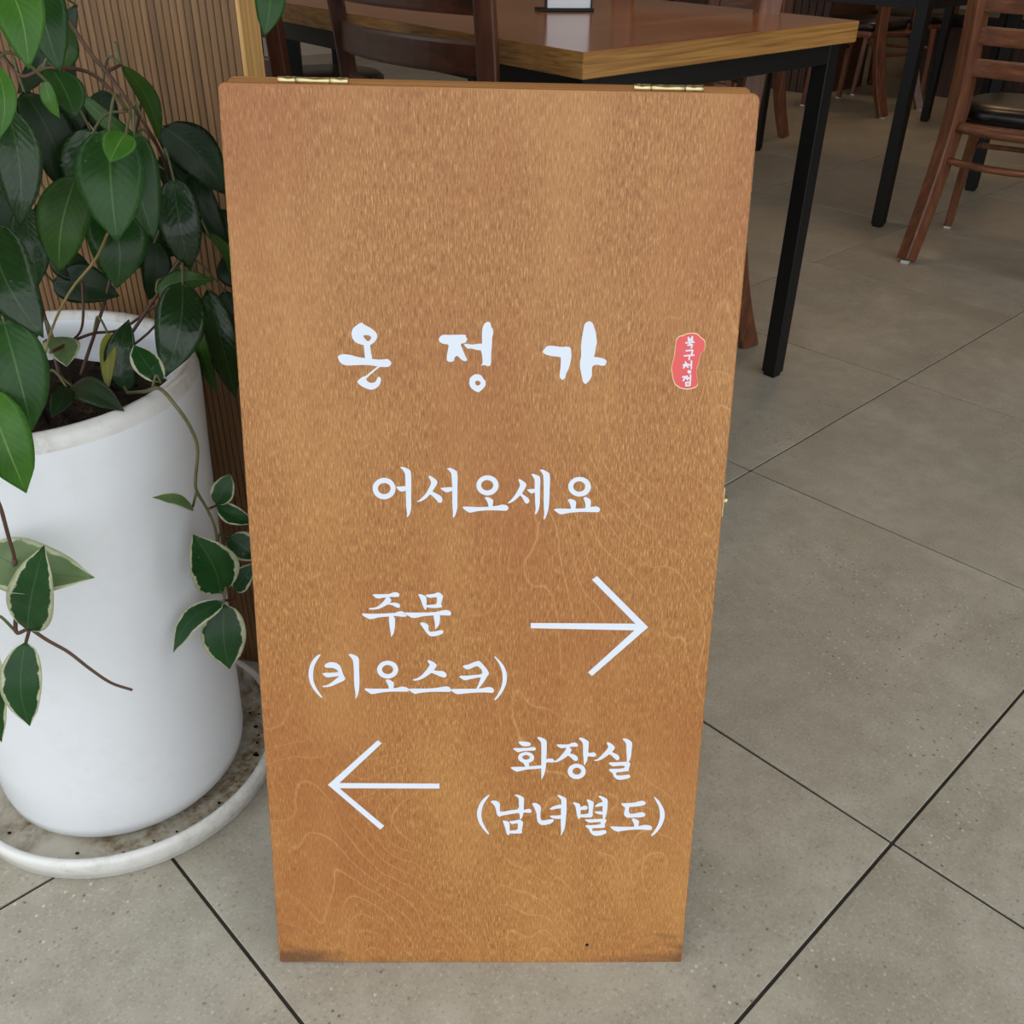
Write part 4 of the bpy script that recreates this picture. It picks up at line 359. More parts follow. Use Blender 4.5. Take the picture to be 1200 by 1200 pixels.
 ('별', [[[(84.3,186.8),(85.2,187.4),(86.1,187.4),(87.8,186.8),(89.0,186.3),(90.8,185.4),(91.6,182.2),(91.9,173.8),(91.8,170.6),(91.3,169.4),(90.9,169.1),(90.1,169.2),(89.6,170.0),(88.8,172.1),(88.3,174.1),(87.7,178.1),(87.3,180.2),(86.7,182.8),(86.0,184.2),(84.5,186.0)]],[[(91.6,182.0),(92.9,182.7),(93.8,183.1),(95.2,183.7),(96.1,183.8),(97.2,183.3),(97.7,182.8),(98.3,181.7),(98.3,181.0),(97.7,179.8),(97.0,179.4),(95.3,179.2),(94.0,179.2),(92.0,179.0),(91.3,179.5),(91.2,181.2)]],[[(97.0,190.1),(97.9,190.6),(98.7,190.5),(100.2,189.8),(101.4,189.1),(103.3,187.9),(103.9,186.6),(103.7,184.1),(103.5,181.9),(103.2,178.0),(103.2,176.0),(103.5,174.0),(103.4,172.9),(102.6,171.5),(101.4,170.9),(98.5,170.8),(96.3,170.8),(92.8,170.9),(91.6,171.5),(91.5,173.4),(92.5,174.1),(95.5,174.4),(97.1,174.6),(98.8,174.9),(99.3,176.1),(99.3,179.3),(99.2,181.3),(99.0,184.2),(98.7,185.7),(98.2,187.3),(97.7,188.3),(96.9,189.6)]],[[(105.4,183.9),(106.5,185.2),(107.4,185.9),(109.1,186.8),(110.2,187.2),(111.7,187.6),(112.2,186.9),(112.4,184.4),(111.6,183.4),(109.1,183.0),(107.7,182.7),(106.0,182.4),(105.3,182.6),(105.1,183.3)]],[[(104.8,177.2),(105.7,177.5),(107.3,177.6),(111.2,177.7),(112.5,176.9),(112.6,174.7),(112.0,174.1),(110.1,174.3),(108.9,174.5),(107.1,175.1),(106.1,175.7),(104.9,176.8)]],[[(107.8,194.2),(108.6,194.7),(109.4,194.7),(111.2,194.0),(112.3,193.5),(114.0,192.5),(115.1,191.8),(116.4,190.7),(116.9,188.7),(116.9,183.6),(116.8,180.5),(116.5,176.3),(116.2,174.1),(115.6,171.8),(115.3,170.6),(114.7,169.2),(114.3,168.7),(113.4,168.7),(113.0,169.9),(112.7,173.6),(112.5,176.2),(112.2,180.5),(112.1,183.3),(112.0,187.5),(111.6,189.4),(110.6,191.0),(109.7,192.0),(108.0,193.5)]],[[(96.5,168.2),(97.3,168.6),(99.0,168.7),(103.4,168.8),(106.3,169.0),(110.6,169.4),(112.6,169.5),(114.3,169.4),(115.3,169.1),(116.4,168.3),(116.6,167.5),(116.1,165.9),(115.7,164.9),(115.2,163.5),(115.2,162.6),(115.7,161.5),(115.7,160.8),(115.2,159.8),(114.0,159.4),(111.1,159.2),(109.2,159.2),(106.2,159.1),(105.0,159.1),(104.0,158.9),(103.7,158.4),(103.6,156.8),(103.8,156.1),(104.4,155.7),(105.6,155.7),(108.5,155.9),(110.4,156.2),(113.0,156.7),(114.4,156.8),(115.9,156.6),(116.6,156.2),(117.4,155.1),(117.4,154.3),(116.8,153.3),(115.8,152.7),(113.7,151.6),(112.1,151.1),(109.7,150.5),(108.2,150.4),(106.0,150.7),(104.7,151.3),(102.9,152.9),(102.0,154.1),(101.0,156.1),(100.6,157.1),(100.3,158.1),(99.8,158.7),(98.4,159.7),(97.7,160.3),(97.1,161.2),(97.1,161.6),(97.7,162.0),(99.5,162.2),(104.3,162.4),(107.0,162.7),(110.3,163.3),(111.4,164.0),(111.4,165.6),(110.5,166.0),(107.6,165.9),(105.6,165.7),(102.7,165.2),(101.2,165.2),(99.5,165.6),(98.4,166.2),(96.7,167.6)]]]),
 ('도', [[[(129.7,186.1),(130.5,186.6),(132.1,186.7),(136.1,186.8),(138.6,187.0),(142.2,187.5),(144.1,188.0),(146.5,189.0),(147.8,189.3),(149.3,189.4),(150.2,189.2),(151.6,188.6),(152.2,188.0),(152.6,186.9),(152.5,186.2),(151.8,185.2),(150.6,184.6),(147.6,183.8),(145.6,183.5),(142.6,183.1),(140.7,182.9),(138.0,182.8),(137.2,181.2),(137.5,176.6),(138.7,175.1),(142.0,175.3),(143.8,175.6),(146.2,176.3),(147.6,176.6),(149.4,176.9),(150.5,176.8),(151.9,176.2),(152.5,175.6),(153.1,174.6),(153.0,173.8),(152.5,172.6),(151.5,172.0),(149.2,171.4),(147.1,171.2),(143.5,171.1),(141.1,170.9),(137.5,170.7),(135.7,171.0),(134.2,172.2),(133.4,173.1),(132.9,174.5),(132.9,175.9),(133.3,178.7),(133.5,180.1),(133.6,181.3),(133.2,182.1),(131.9,183.1),(131.1,184.0),(129.8,185.5)]],[[(140.8,169.8),(142.0,169.9),(143.0,169.8),(144.8,169.1),(145.9,168.4),(147.3,167.2),(147.7,166.3),(147.5,164.9),(147.4,163.5),(147.1,160.8),(146.3,159.8),(144.4,159.4),(143.6,160.2),(143.1,162.9),(142.7,164.4),(141.8,166.1),(141.3,167.3),(140.6,169.1)]],[[(120.9,160.7),(122.2,160.9),(124.4,160.9),(129.9,160.7),(134.0,160.6),(140.7,160.7),(144.1,160.9),(147.7,161.5),(149.8,162.0),(152.5,162.7),(154.1,162.9),(156.3,162.7),(157.5,162.4),(159.1,161.7),(159.8,161.1),(160.4,159.8),(160.4,159.0),(159.8,157.7),(158.9,157.3),(157.0,157.3),(154.7,157.4),(149.8,157.7),(146.4,157.7),(141.3,157.4),(138.2,157.1),(134.3,156.5),(131.9,156.0),(128.8,155.3),(127.1,155.4),(125.0,156.4),(123.8,157.2),(122.2,158.5),(121.5,159.2),(120.7,160.3)]]]),
 (')', [[[(159.9,193.9),(160.4,193.9),(161.4,193.1),(163.9,190.7),(165.6,188.6),(168.0,184.7),(169.2,182.3),(170.7,178.8),(171.3,176.3),(171.5,172.4),(171.3,169.7),(170.4,165.4),(169.5,162.6),(167.6,158.7),(166.2,156.4),(164.0,153.5),(162.7,152.1),(161.1,150.6),(160.4,150.3),(159.9,150.8),(160.5,152.3),(162.7,156.1),(163.9,158.7),(165.5,162.6),(166.2,165.2),(166.9,169.2),(167.0,171.9),(166.7,176.1),(166.3,178.8),(165.3,182.7),(164.3,185.2),(162.4,188.7),(161.4,190.7),(160.2,193.1)]]]),
 ('R', [[[(40.1,370.6),(132.1,371.0),(92.1,412.1),(96.3,415.5),(143.6,367.7),(96.2,319.4),(92.5,322.9),(131.7,364.6),(40.2,365.7)]]]),
 ('L', [[[(-40.6,206.7),(-133.2,206.7),(-93.0,249.1),(-96.5,252.2),(-143.7,204.7),(-96.6,156.2),(-92.8,160.2),(-133.4,201.2),(-40.6,201.5)]]]),
 ('북', [[[(159.2,621.7),(159.6,618.3),(160.8,618.4),(160.4,621.8)]],[[(162.2,622.4),(162.6,618.4),(163.8,618.4),(163.5,622.4)]],[[(159.7,619.4),(163.5,619.9),(163.3,621.1),(159.5,620.6)]],[[(159.8,618.1),(163.6,618.3),(163.4,619.5),(159.6,619.4)]],[[(157.9,616.2),(165.2,617.1),(165.0,618.3),(157.7,617.5)]],[[(160.8,617.6),(160.8,615.0),(162.1,614.9),(162.1,617.5)]],[[(159.6,614.4),(163.9,615.0),(163.6,616.3),(159.3,615.6)]],[[(162.9,616.1),(162.1,612.8),(163.3,612.5),(164.1,615.8)]]]),
 ('구', [[[(158.6,610.0),(164.5,610.6),(164.3,611.8),(158.4,611.2)]],[[(163.4,611.6),(162.8,607.3),(164.1,607.0),(164.7,611.4)]],[[(157.4,605.9),(165.9,606.7),(165.7,607.9),(157.2,607.1)]],[[(161.2,607.4),(161.2,603.2),(162.4,603.1),(162.5,607.3)]]]),
 ('청', [[[(158.3,601.8),(159.0,599.8),(160.2,600.2),(159.5,602.1)]],[[(157.1,598.5),(162.0,599.3),(161.7,600.6),(156.8,599.7)]],[[(158.9,600.1),(157.0,596.7),(158.1,596.1),(160.0,599.4)]],[[(158.8,598.8),(161.4,596.6),(162.2,597.5),(159.6,599.7)]],[[(160.9,598.8),(164.1,598.5),(164.2,599.7),(160.9,600.0)]],[[(163.1,603.0),(163.5,595.9),(164.7,595.9),(164.3,603.0)]],[[(164.4,593.8),(164.2,593.1),(163.7,592.5),(162.8,592.3),(162.0,592.5),(161.3,593.0),(161.1,593.8),(161.2,594.5),(161.8,595.0),(162.6,595.2),(163.5,595.1),(164.1,594.5)]]]),
 ('점', [[[(157.3,588.8),(162.1,589.6),(161.8,590.8),(157.0,590.0)]],[[(159.4,590.2),(157.6,586.4),(158.8,585.8),(160.6,589.6)]],[[(159.4,588.8),(162.0,586.4),(162.8,587.3),(160.2,589.7)]],[[(161.1,588.0),(164.2,588.1),(164.1,589.3),(161.0,589.3)]],[[(163.2,591.8),(163.6,585.7),(164.8,585.7),(164.4,591.8)]],[[(160.2,584.4),(164.4,584.4),(164.3,585.7),(160.1,585.6)]],[[(163.4,585.5),(163.4,582.4),(164.6,582.3),(164.7,585.4)]],[[(164.3,583.4),(160.4,583.1),(160.6,581.8),(164.4,582.1)]],[[(161.6,582.1),(161.1,585.4),(159.9,585.3),(160.3,582.0)]]]),
]

# leaves: base xyz, tip xyz, width, twist, arch, kind;  stems: radius, path (metres)
LEAVES = [
 (-0.3221,0.8,0.7384, -0.3179,0.76,0.6599, 0.053, 0, 0.1, 'm'),
 (-0.2978,0.77,0.7407, -0.3051,0.745,0.7242, 0.0245, 10, 0.1, 'l'),
 (-0.3105,0.82,0.733, -0.299,0.79,0.6527, 0.0355, -18, 0.08, 'm'),
 (-0.3559,0.8,0.7021, -0.38,0.78,0.6273, 0.0415, 12, 0.1, 'g'),
 (-0.3613,0.855,0.6677, -0.3557,0.83,0.5972, 0.0512, 0, 0.12, 'm'),
 (-0.3406,0.9,0.7708, -0.3164,0.89,0.7091, 0.0252, -45, 0.18, 'g'),
 (-0.3238,0.925,0.7168, -0.2721,0.915,0.6593, 0.0433, 15, 0.1, 'd'),
 (-0.3094,0.89,0.68, -0.3031,0.875,0.5988, 0.0397, 10, 0.1, 'w'),
 (-0.2927,0.91,0.6254, -0.2748,0.905,0.5776, 0.0173, -40, 0.12, 'g'),
 (-0.3154,0.66,0.8553, -0.2952,0.63,0.8033, 0.0305, 8, 0.12, 'l'),
 (-0.3165,0.72,0.8485, -0.3028,0.69,0.7937, 0.031, -10, 0.12, 'm'),
 (-0.3644,0.84,0.7757, -0.3604,0.855,0.8068, 0.0174, 20, 0.1, 'g'),
 (-0.3099,0.62,0.8076, -0.3087,0.6,0.7689, 0.0139, 0, 0.1, 'l'),
 (-0.3789,0.76,0.7599, -0.376,0.73,0.6809, 0.0339, 10, 0.1, 'w'),
 (-0.4184,0.875,0.7531, -0.3992,0.865,0.6697, 0.0438, -12, 0.1, 'd'),
 (-0.3802,0.7,0.6904, -0.3417,0.655,0.6211, 0.042, -10, 0.12, 'w'),
 (-0.3702,0.66,0.6343, -0.3549,0.63,0.5581, 0.0436, 8, 0.12, 'm'),
 (-0.3735,0.62,0.5969, -0.3554,0.6,0.5225, 0.0378, -15, 0.14, 'l'),
 (-0.3575,0.8,0.781, -0.3386,0.78,0.7493, 0.0332, -25, 0.08, 'm'),
 (-0.3459,0.76,0.7784, -0.3393,0.755,0.753, 0.0133, 35, 0.15, 'l'),
 (-0.4562,0.92,0.5712, -0.3912,0.915,0.5592, 0.0411, 0, 0.08, 'd'),
 (-0.3347,0.865,0.5821, -0.2812,0.875,0.591, 0.0203, 10, 0.15, 'g'),
 (-0.3048,0.855,0.5958, -0.3157,0.8,0.5253, 0.0445, -8, 0.14, 'w'),
 (-0.3062,0.925,0.565, -0.2901,0.91,0.4531, 0.0332, -15, 0.12, 'w'),
 (-0.3171,0.905,0.551, -0.3026,0.895,0.4619, 0.02, 40, 0.12, 'g'),
 (-0.3286,0.935,0.555, -0.3216,0.925,0.466, 0.0316, 0, 0.1, 'd'),
 (-0.3842,0.855,0.5448, -0.3717,0.8,0.5091, 0.0185, 30, 0.1, 'y'),
 (-0.3633,0.82,0.4999, -0.3613,0.855,0.5587, 0.0288, 0, 0.12, 'w'),
 (-0.2972,0.74,0.548, -0.3213,0.76,0.573, 0.025, 25, 0.12, 'v'),
 (-0.403,0.8,0.5154, -0.3329,0.74,0.5203, 0.0272, 0, 0.1, 'd'),
 (-0.3983,0.78,0.5247, -0.3975,0.74,0.5127, 0.019, 0, 0.1, 'd'),
 (-0.4293,0.84,0.5458, -0.4034,0.8,0.5338, 0.0308, 0, 0.1, 'p'),
 (-0.2878,0.735,0.4252, -0.3079,0.7,0.4588, 0.0148, 25, 0.12, 'p'),
 (-0.2904,0.8,0.3904, -0.2746,0.81,0.4196, 0.0232, 0, 0.05, 'v'),
 (-0.2889,0.8,0.3894, -0.2523,0.79,0.3756, 0.0194, 0, 0.08, 'v'),
 (-0.2835,0.8,0.3513, -0.2545,0.79,0.3317, 0.0298, 10, 0.08, 'v'),
 (-0.2864,0.76,0.312, -0.3009,0.755,0.3849, 0.0469, 0, 0.06, 'v'),
 (-0.2835,0.755,0.3053, -0.329,0.72,0.2684, 0.0292, 25, 0.15, 'v'),
 (-0.285,0.76,0.2982, -0.2844,0.74,0.2308, 0.0438, 0, 0.08, 'v'),
 (-0.2867,0.8,0.2851, -0.2609,0.8,0.3203, 0.0224, 0, 0.08, 'v'),
 (-0.436,0.66,0.429, -0.338,0.63,0.4246, 0.0473, 0, 0.08, 'p'),
 (-0.4039,0.625,0.3723, -0.3624,0.615,0.4662, 0.0399, -8, 0.08, 'v'),
 (-0.4084,0.625,0.3602, -0.4126,0.6,0.2869, 0.0338, 8, 0.1, 'v'),
 (-0.4362,0.62,0.3656, -0.4423,0.6,0.2668, 0.022, 0, 0.1, 'v'),
 (-0.183,0.8,0.8489, -0.1867,0.78,0.8073, 0.0224, 0, 0.1, 'm'),
 (-0.3531,0.935,0.609, -0.3672,0.925,0.5517, 0.0286, 0, 0.1, 'd'),
 (-0.3693,0.945,0.6158, -0.3383,0.94,0.5924, 0.0393, 0, 0.1, 'd'),
 (-0.3692,0.875,0.7239, -0.3881,0.865,0.6625, 0.038, 10, 0.1, 'w'),
 (-0.3617,0.9,0.7509, -0.358,0.89,0.7084, 0.0269, 0, 0.1, 'd'),
 (-0.3708,0.875,0.7498, -0.3173,0.865,0.7091, 0.0155, 40, 0.12, 'g'),
 (-0.4151,0.82,0.6722, -0.4101,0.8,0.6089, 0.0308, 0, 0.1, 'w'),
 (-0.4289,0.9,0.6567, -0.4511,0.895,0.6288, 0.0184, 0, 0.1, 'd'),
 (-0.4324,0.9,0.6156, -0.4621,0.895,0.5946, 0.0188, 0, 0.1, 'd'),
 (-0.3079,0.94,0.6747, -0.2791,0.925,0.6065, 0.0295, 0, 0.1, 'd'),
 (-0.293,0.95,0.59, -0.2708,0.94,0.5586, 0.0273, 0, 0.1, 'd'),
 (-0.3972,0.965,0.8111, -0.4075,0.955,0.7419, 0.0181, 30, 0.1, 'd'),
 (-0.3528,0.89,0.6665, -0.3528,0.885,0.5972, 0.0334, 0, 0.1, 'd'),
 (-0.4463,0.885,0.6849, -0.4756,0.865,0.6136, 0.0376, 0, 0.1, 'd'),
 (-0.3958,0.9,0.7938, -0.437,0.9,0.7463, 0.0186, 0, 0.1, 'd'),
 (-0.3869,0.91,0.7385, -0.4133,0.9,0.6895, 0.0323, 0, 0.1, 'd'),
 (-0.424,0.78,0.6193, -0.4108,0.76,0.5668, 0.0381, 0, 0.1, 'd'),
 (-0.2966,0.945,0.5564, -0.2774,0.935,0.4865, 0.028, 10, 0.1, 'd'),
 (-0.459,0.935,0.592, -0.4162,0.925,0.5702, 0.0304, 0, 0.1, 'd'),
 (-0.2921,0.95,0.6364, -0.2732,0.935,0.595, 0.0266, 0, 0.1, 'd'),
 (-0.337,0.95,0.6876, -0.3158,0.94,0.6264, 0.0347, 0, 0.1, 'd'),
]
STEMS = [
 (0.0017, [(-0.362,0.840,0.827),(-0.342,0.840,0.788),(-0.331,0.840,0.773),(-0.315,0.830,0.754),(-0.304,0.840,0.725),(-0.321,0.910,0.681),(-0.333,0.945,0.608),(-0.364,0.945,0.528),(-0.405,0.895,0.497)]),
 (0.0016, [(-0.331,0.840,0.774),(-0.338,0.890,0.772)]),
 (0.0018, [(-0.431,0.875,0.782),(-0.413,0.865,0.766),(-0.393,0.855,0.771),(-0.357,0.800,0.781),(-0.347,0.830,0.776),(-0.336,0.840,0.766),(-0.316,0.830,0.746)]),
 (0.0016, [(-0.414,0.800,0.548),(-0.412,0.840,0.542),(-0.402,0.865,0.540),(-0.385,0.885,0.536),(-0.363,0.905,0.547),(-0.311,0.875,0.586)]),
 (0.0015, [(-0.420,0.905,0.577),(-0.419,0.890,0.552),(-0.419,0.875,0.538),(-0.420,0.850,0.536)]),
 (0.0013, [(-0.356,0.840,0.646),(-0.365,0.820,0.626),(-0.391,0.820,0.600),(-0.401,0.800,0.581),(-0.407,0.780,0.560),(-0.416,0.780,0.534)]),
 (0.0017, [(-0.353,0.800,0.509),(-0.320,0.760,0.530),(-0.289,0.715,0.554),(-0.273,0.700,0.547),(-0.266,0.705,0.525),(-0.265,0.710,0.502),(-0.275,0.720,0.467),(-0.278,0.725,0.451),(-0.277,0.740,0.421),(-0.277,0.750,0.394),(-0.286,0.770,0.351),(-0.286,0.765,0.303)]),
 (0.0014, [(-0.278,0.725,0.451),(-0.288,0.735,0.428)]),
 (0.0014, [(-0.276,0.740,0.423),(-0.290,0.800,0.389)]),
 (0.0016, [(-0.287,0.765,0.299),(-0.287,0.790,0.281),(-0.286,0.800,0.285)]),
 (0.0018, [(-0.408,0.740,0.529),(-0.388,0.655,0.541),(-0.405,0.645,0.508),(-0.403,0.640,0.480),(-0.404,0.640,0.456),(-0.405,0.640,0.435),(-0.414,0.645,0.423),(-0.427,0.650,0.413)]),
 (0.002, [(-0.405,0.640,0.435),(-0.410,0.635,0.399),(-0.417,0.630,0.367),(-0.404,0.627,0.372),(-0.408,0.625,0.360)]),
 (0.0016, [(-0.403,0.627,0.374),(-0.388,0.622,0.365),(-0.372,0.620,0.354),(-0.358,0.620,0.336),(-0.343,0.620,0.320),(-0.326,0.620,0.312)]),
 (0.0018, [(-0.419,0.855,0.501),(-0.400,0.920,0.572),(-0.367,0.935,0.675),(-0.353,0.940,0.712),(-0.339,0.925,0.737)]),
 (0.0018, [(-0.422,0.820,0.516),(-0.461,0.900,0.603),(-0.453,0.915,0.686),(-0.417,0.905,0.780),(-0.380,0.875,0.857)]),
 (0.0018, [(-0.403,0.865,0.496),(-0.340,0.925,0.580),(-0.308,0.950,0.640),(-0.298,0.955,0.687)]),
 (0.0018, [(-0.418,0.780,0.526),(-0.459,0.840,0.590),(-0.456,0.820,0.628),(-0.406,0.760,0.726),(-0.333,0.700,0.859)]),
 (0.0016, [(-0.183,0.800,0.849),(-0.211,0.840,0.872),(-0.277,0.855,0.892),(-0.339,0.850,0.864),(-0.362,0.840,0.827)]),
]

# ------------------------------------------------------------------ the A-frame direction sign
SC = Vector((-0.0233305, 0.5713125, 0.0)); SE = Vector((0.999756, 0.0204162, -0.008433)); SU = Vector((0.0032178, 0.2430885, 0.9699988)); SN = SE.cross(SU)
SH, TH = 0.8016, 0.013
sign = tag(empty('a_frame_sign', (SC.x, SC.y+0.19, 0)), 'brown stained plywood A-frame sign with white Korean lettering and two arrows', 'sign')
def mrel(origin, ex, ey, ez, parent):
    m = Matrix(((ex.x, ey.x, ez.x, origin.x), (ex.y, ey.y, ez.y, origin.y), (ex.z, ey.z, ez.z, origin.z), (0, 0, 0, 1)))
    return Matrix.Translation(parent.location).inverted() @ m
def plate(outline, z0, z1, holes=(), offs=0.0, bev=0.0):
    bm = bmesh.new()
    loops = [outline]+list(holes); flat = [p for l in loops for p in l]
    tris = tessellate_polygon([[Vector((p[0], p[1], 0)) for p in l] for l in loops])
    top = [bm.verts.new((p[0], p[1], z1)) for p in flat]; bot = [bm.verts.new((p[0], p[1], z0)) for p in flat]
    for a, b, c in tris:
        try: bm.faces.new((top[a], top[b], top[c])); bm.faces.new((bot[c], bot[b], bot[a]))
        except ValueError: pass
    k = 0
    for l in loops:
        n = len(l)
        for i in range(n):
            try: bm.faces.new((top[k+i], bot[k+i], bot[k+(i+1) % n], top[k+(i+1) % n]))
            except ValueError: pass
        k += n
    bmesh.ops.recalc_face_normals(bm, faces=bm.faces[:])
    return bm
def board(w, h, r, th, y0=0.0):
    pts = []
    for cx, cy, a0 in ((w/2-r, y0+r*0.4, -90), (w/2-r, y0+h-r, 0), (-w/2+r, y0+h-r, 90), (-w/2+r, y0+r*0.4, 180)):
        rr = r if cy > y0+0.1 else r*0.4
        for k in range(5):
            a = math.radians(a0+k*22.5); pts.append((cx+(r-rr if cx > 0 else rr-r)+rr*math.cos(a), cy+rr*math.sin(a)))
    bm = plate(pts, -th, 0.0)
    bev = [e for e in bm.edges if len(e.link_faces) == 2 and e.calc_face_angle(0) > 1.2 and abs(e.verts[0].co.z-e.verts[1].co.z) < 1e-6]
    bmesh.ops.bevel(bm, geom=bev, offset=0.0009, segments=1, affect='EDGES')
    for f in bm.faces: f.material_index = 0 if abs(f.normal.z) > 0.9 else 1
    return bm
fb = mesh_obj('front_board', board(0.4, SH, 0.006, TH), None, sign, mats=[M['sign'], M['ply_edge']])
fb.matrix_basis = mrel(SC, SE, SU, SN, sign)
hz = Vector((-SE.y, SE.x, 0)).normalized()
BU = SU-hz*2*SU.dot(hz); BU = (BU-SE*BU.dot(SE)).normalized(); BN = SE.cross(BU)        # BN points back towards the front board
PH = SC+SU*(SH-0.0005)-SN*(TH+0.0012)
bb = mesh_obj('back_board', board(0.4, SH-0.004, 0.006, 0.016, -(SH-0.004)), None, sign, mats=[M['sign'], M['ply_edge']])
bb.matrix_basis = mrel(PH, SE, BU, BN, sign)
# brass hinges on the top joint
for hx in (-0.1324, 0.1335):
    bm = bmesh.new(); tube(bm, [(-0.0128, 0, 0), (0.0124, 0, 0)], 0.0029, 14)
    hg = mesh_obj('hinge', bm, M['brass'], sign); hg['label'] = 'brass hinge barrel over the top joint of the boards'
    hg.matrix_basis = mrel(PH+SE*hx+SU*0.0034, SE, BU, BN, sign)
    for a, b in ((-0.026, -0.0132), (0.0128, 0.026)):
        bm = bmesh.new(); tube(bm, [(a, 0, 0), (b, 0, 0)], 0.0031, 14); mesh_obj('knuckle', bm, M['brass'], hg)
    bm = bmesh.new(); box(bm, (-0.025, -0.012, -0.0006), (0.025, 0.0, 0.0006)); mesh_obj('hinge_leaf', bm, M['brass'], hg)
# small brass side latch
bm = bmesh.new(); box(bm, (0.1998, 0.470, -0.012), (0.2012, 0.496, -0.002), 0.0003); tube(bm, [(0.2005, 0.4835, -0.006), (0.2042, 0.4835, -0.006)], 0.0034, 12)
lt = mesh_obj('side_latch', bm, M['brass'], sign); lt['label'] = 'small brass latch on the right edge'; lt.matrix_basis = mrel(SC, SE, SU, SN, sign)
bm = bmesh.new(); tube(bm, [(0.1045, 0.0225, -0.002), (0.1045, 0.0225, 0.0002)], 0.0018, 10)
nl = mesh_obj('nail_head', bm, M['black'], fb)
# cut vinyl lettering
k = 0
sealn = 0
cx = sum(p[0] for p in SEAL)/len(SEAL); cy = sum(p[1] for p in SEAL)/len(SEAL)
for nm, sc_, z0, z1, mt in (('seal_border', 1.035, 0.0, 0.00012, 'pale_vinyl'), ('seal', 1.0, 0.0, 0.00022, 'red_vinyl')):
    o = mesh_obj(nm, plate([((cx+(p[0]-cx)*sc_)/1000, (cy+(p[1]-cy)*sc_)/1000) for p in SEAL], z0, z1), M[mt], fb)
    o['label'] = 'coral red irregular seal sticker' if nm == 'seal' else 'thin cream border of the red seal'
for gi, (ch, strokes) in enumerate(GLYPHS):
    bmA = bmesh.new(); small = gi >= len(GLYPHS)-4
    for si, loops in enumerate(strokes):
        ls = [[(p[0]/1000, p[1]/1000) for p in l] for l in loops]
        b1 = plate(ls[0], 0.0002 if small else 0.0, (0.00036 if small else 0.00024)+si*0.00002, ls[1:])
        tmp = bpy.data.meshes.new('t'); b1.to_mesh(tmp); b1.free(); bmA.from_mesh(tmp); bpy.data.meshes.remove(tmp)
    o = mesh_obj('arrow' if ch in 'RL' else 'letter', bmA, M['vinyl'], fb)
    o['label'] = {'R': 'white arrow pointing right', 'L': 'white arrow pointing left'}.get(ch, 'white cut vinyl character '+ch)

# ------------------------------------------------------------------ slatted wooden partition behind the plant
PE = Vector((-0.2615, 0.9941, 0)); PR = math.radians(-12)     # nearest right corner; local -x runs left along the face, +y is the back
part = tag(empty('slatted_partition', PE, PR), 'vertical ribbed wooden partition standing behind the potted plant', 'partition')
PHT = 1.3
bm = bmesh.new(); box(bm, (-1.7, 0.0045, 0), (-0.001, 0.034, PHT)); mesh_obj('core', bm, M['core'], part)
bm = bmesh.new(); box(bm, (-0.0035, 0, 0.0), (0.0035, 0.0048, PHT-0.002), 0.0008)
s0 = None
sw = 0.0075
for i in range(130):
    if s0 is None: s0 = o = mesh_obj('slat', bm, M['slat'], part)
    else: o = s0.copy(); COL.objects.link(o)
    o.location = (-sw*(i+0.5), -0.0005, 0.001)
bm = bmesh.new(); box(bm, (-1.7, -0.0005, 0.001), (-sw*130-0.001, 0.0065, PHT-0.002)); o = mesh_obj('side_panel', bm, M['slat'], part)
bm = bmesh.new(); box(bm, (0.0, -0.0012, 0), (0.004, 0.038, PHT), 0.0008); mesh_obj('end_post', bm, M['pine'], part)['label'] = 'pale pine end edge'
bm = bmesh.new(); box(bm, (-1.7, -0.004, PHT), (0.006, 0.042, PHT+0.025), 0.002); mesh_obj('top_cap', bm, M['pine'], part)

# ------------------------------------------------------------------ pot, saucer, plant
PC = Vector((-0.461, 0.832, 0))
bm = bmesh.new()
lathe(bm, [(0, 0.0), (0.168, 0.0), (0.1745, 0.004), (0.1795, 0.028), (0.1785, 0.0335), (0.1745, 0.0345), (0.1705, 0.0325), (0.166, 0.012), (0.162, 0.009), (0.10, 0.008), (0, 0.008)], 96, mis=[0, 0, 0, 0, 0, 0, 1, 1, 1, 1])
sau = tag(mesh_obj('plant_saucer', bm, None, None, PC, mats=[M['saucer'], M['saucer_in']]), 'round white saucer with dirt stains under the tall plant pot', 'saucer')
bm = bmesh.new()
for i in range(26):
    a = random.uniform(-1.2, 0.9) if i < 18 else random.uniform(3.6, 5.2); r = random.uniform(0.145, 0.163)
    ret = bmesh.ops.create_icosphere(bm, subdivisions=1, radius=random.uniform(0.0008, 0.0022))
    for v in ret['verts']: v.co = Vector((v.co.x*1.5, v.co.y, v.co.z*0.7))+Vector((r*math.cos(a), r*math.sin(a), 0.0098))
o = mesh_obj('dirt_crumbs', bm, M['soil'], sau); o['kind'] = 'stuff'
pot = tag(empty('plant_pot', PC+Vector((0, 0, 0.0085))), 'tall white glazed cylindrical plant pot standing in a saucer', 'pot')
bm = bmesh.new()
lathe(bm, [(0, 0.0), (0.115, 0.0), (0.127, 0.004), (0.1345, 0.014), (0.1375, 0.03), (0.140, 0.10), (0.1465, 0.25), (0.153, 0.40), (0.157, 0.475), (0.1575, 0.495), (0.1555, 0.505), (0.1505, 0.5105), (0.1445, 0.5095), (0.1405, 0.503), (0.1395, 0.488), (0.1415, 0.484), (0.1385, 0.40), (0.12, 0.39), (0, 0.39)], 96,
      mis=[0]*9+[1]*4+[0]*5)
mesh_obj('pot_body', bm, None, pot, mats=[M['ceramic'], M['ceramic_rim']])
bm = bmesh.new(); lathe(bm, [(0.1385, 0.440), (0.12, 0.447), (0.09, 0.452), (0.06, 0.456), (0.03, 0.458), (0, 0.459)], 48)
for v in bm.verts: v.co.z += random.uniform(-0.006, 0.006)
mesh_obj('soil', bm, M['soil'], pot, (0, 0, 0.016))
bm = bmesh.new()
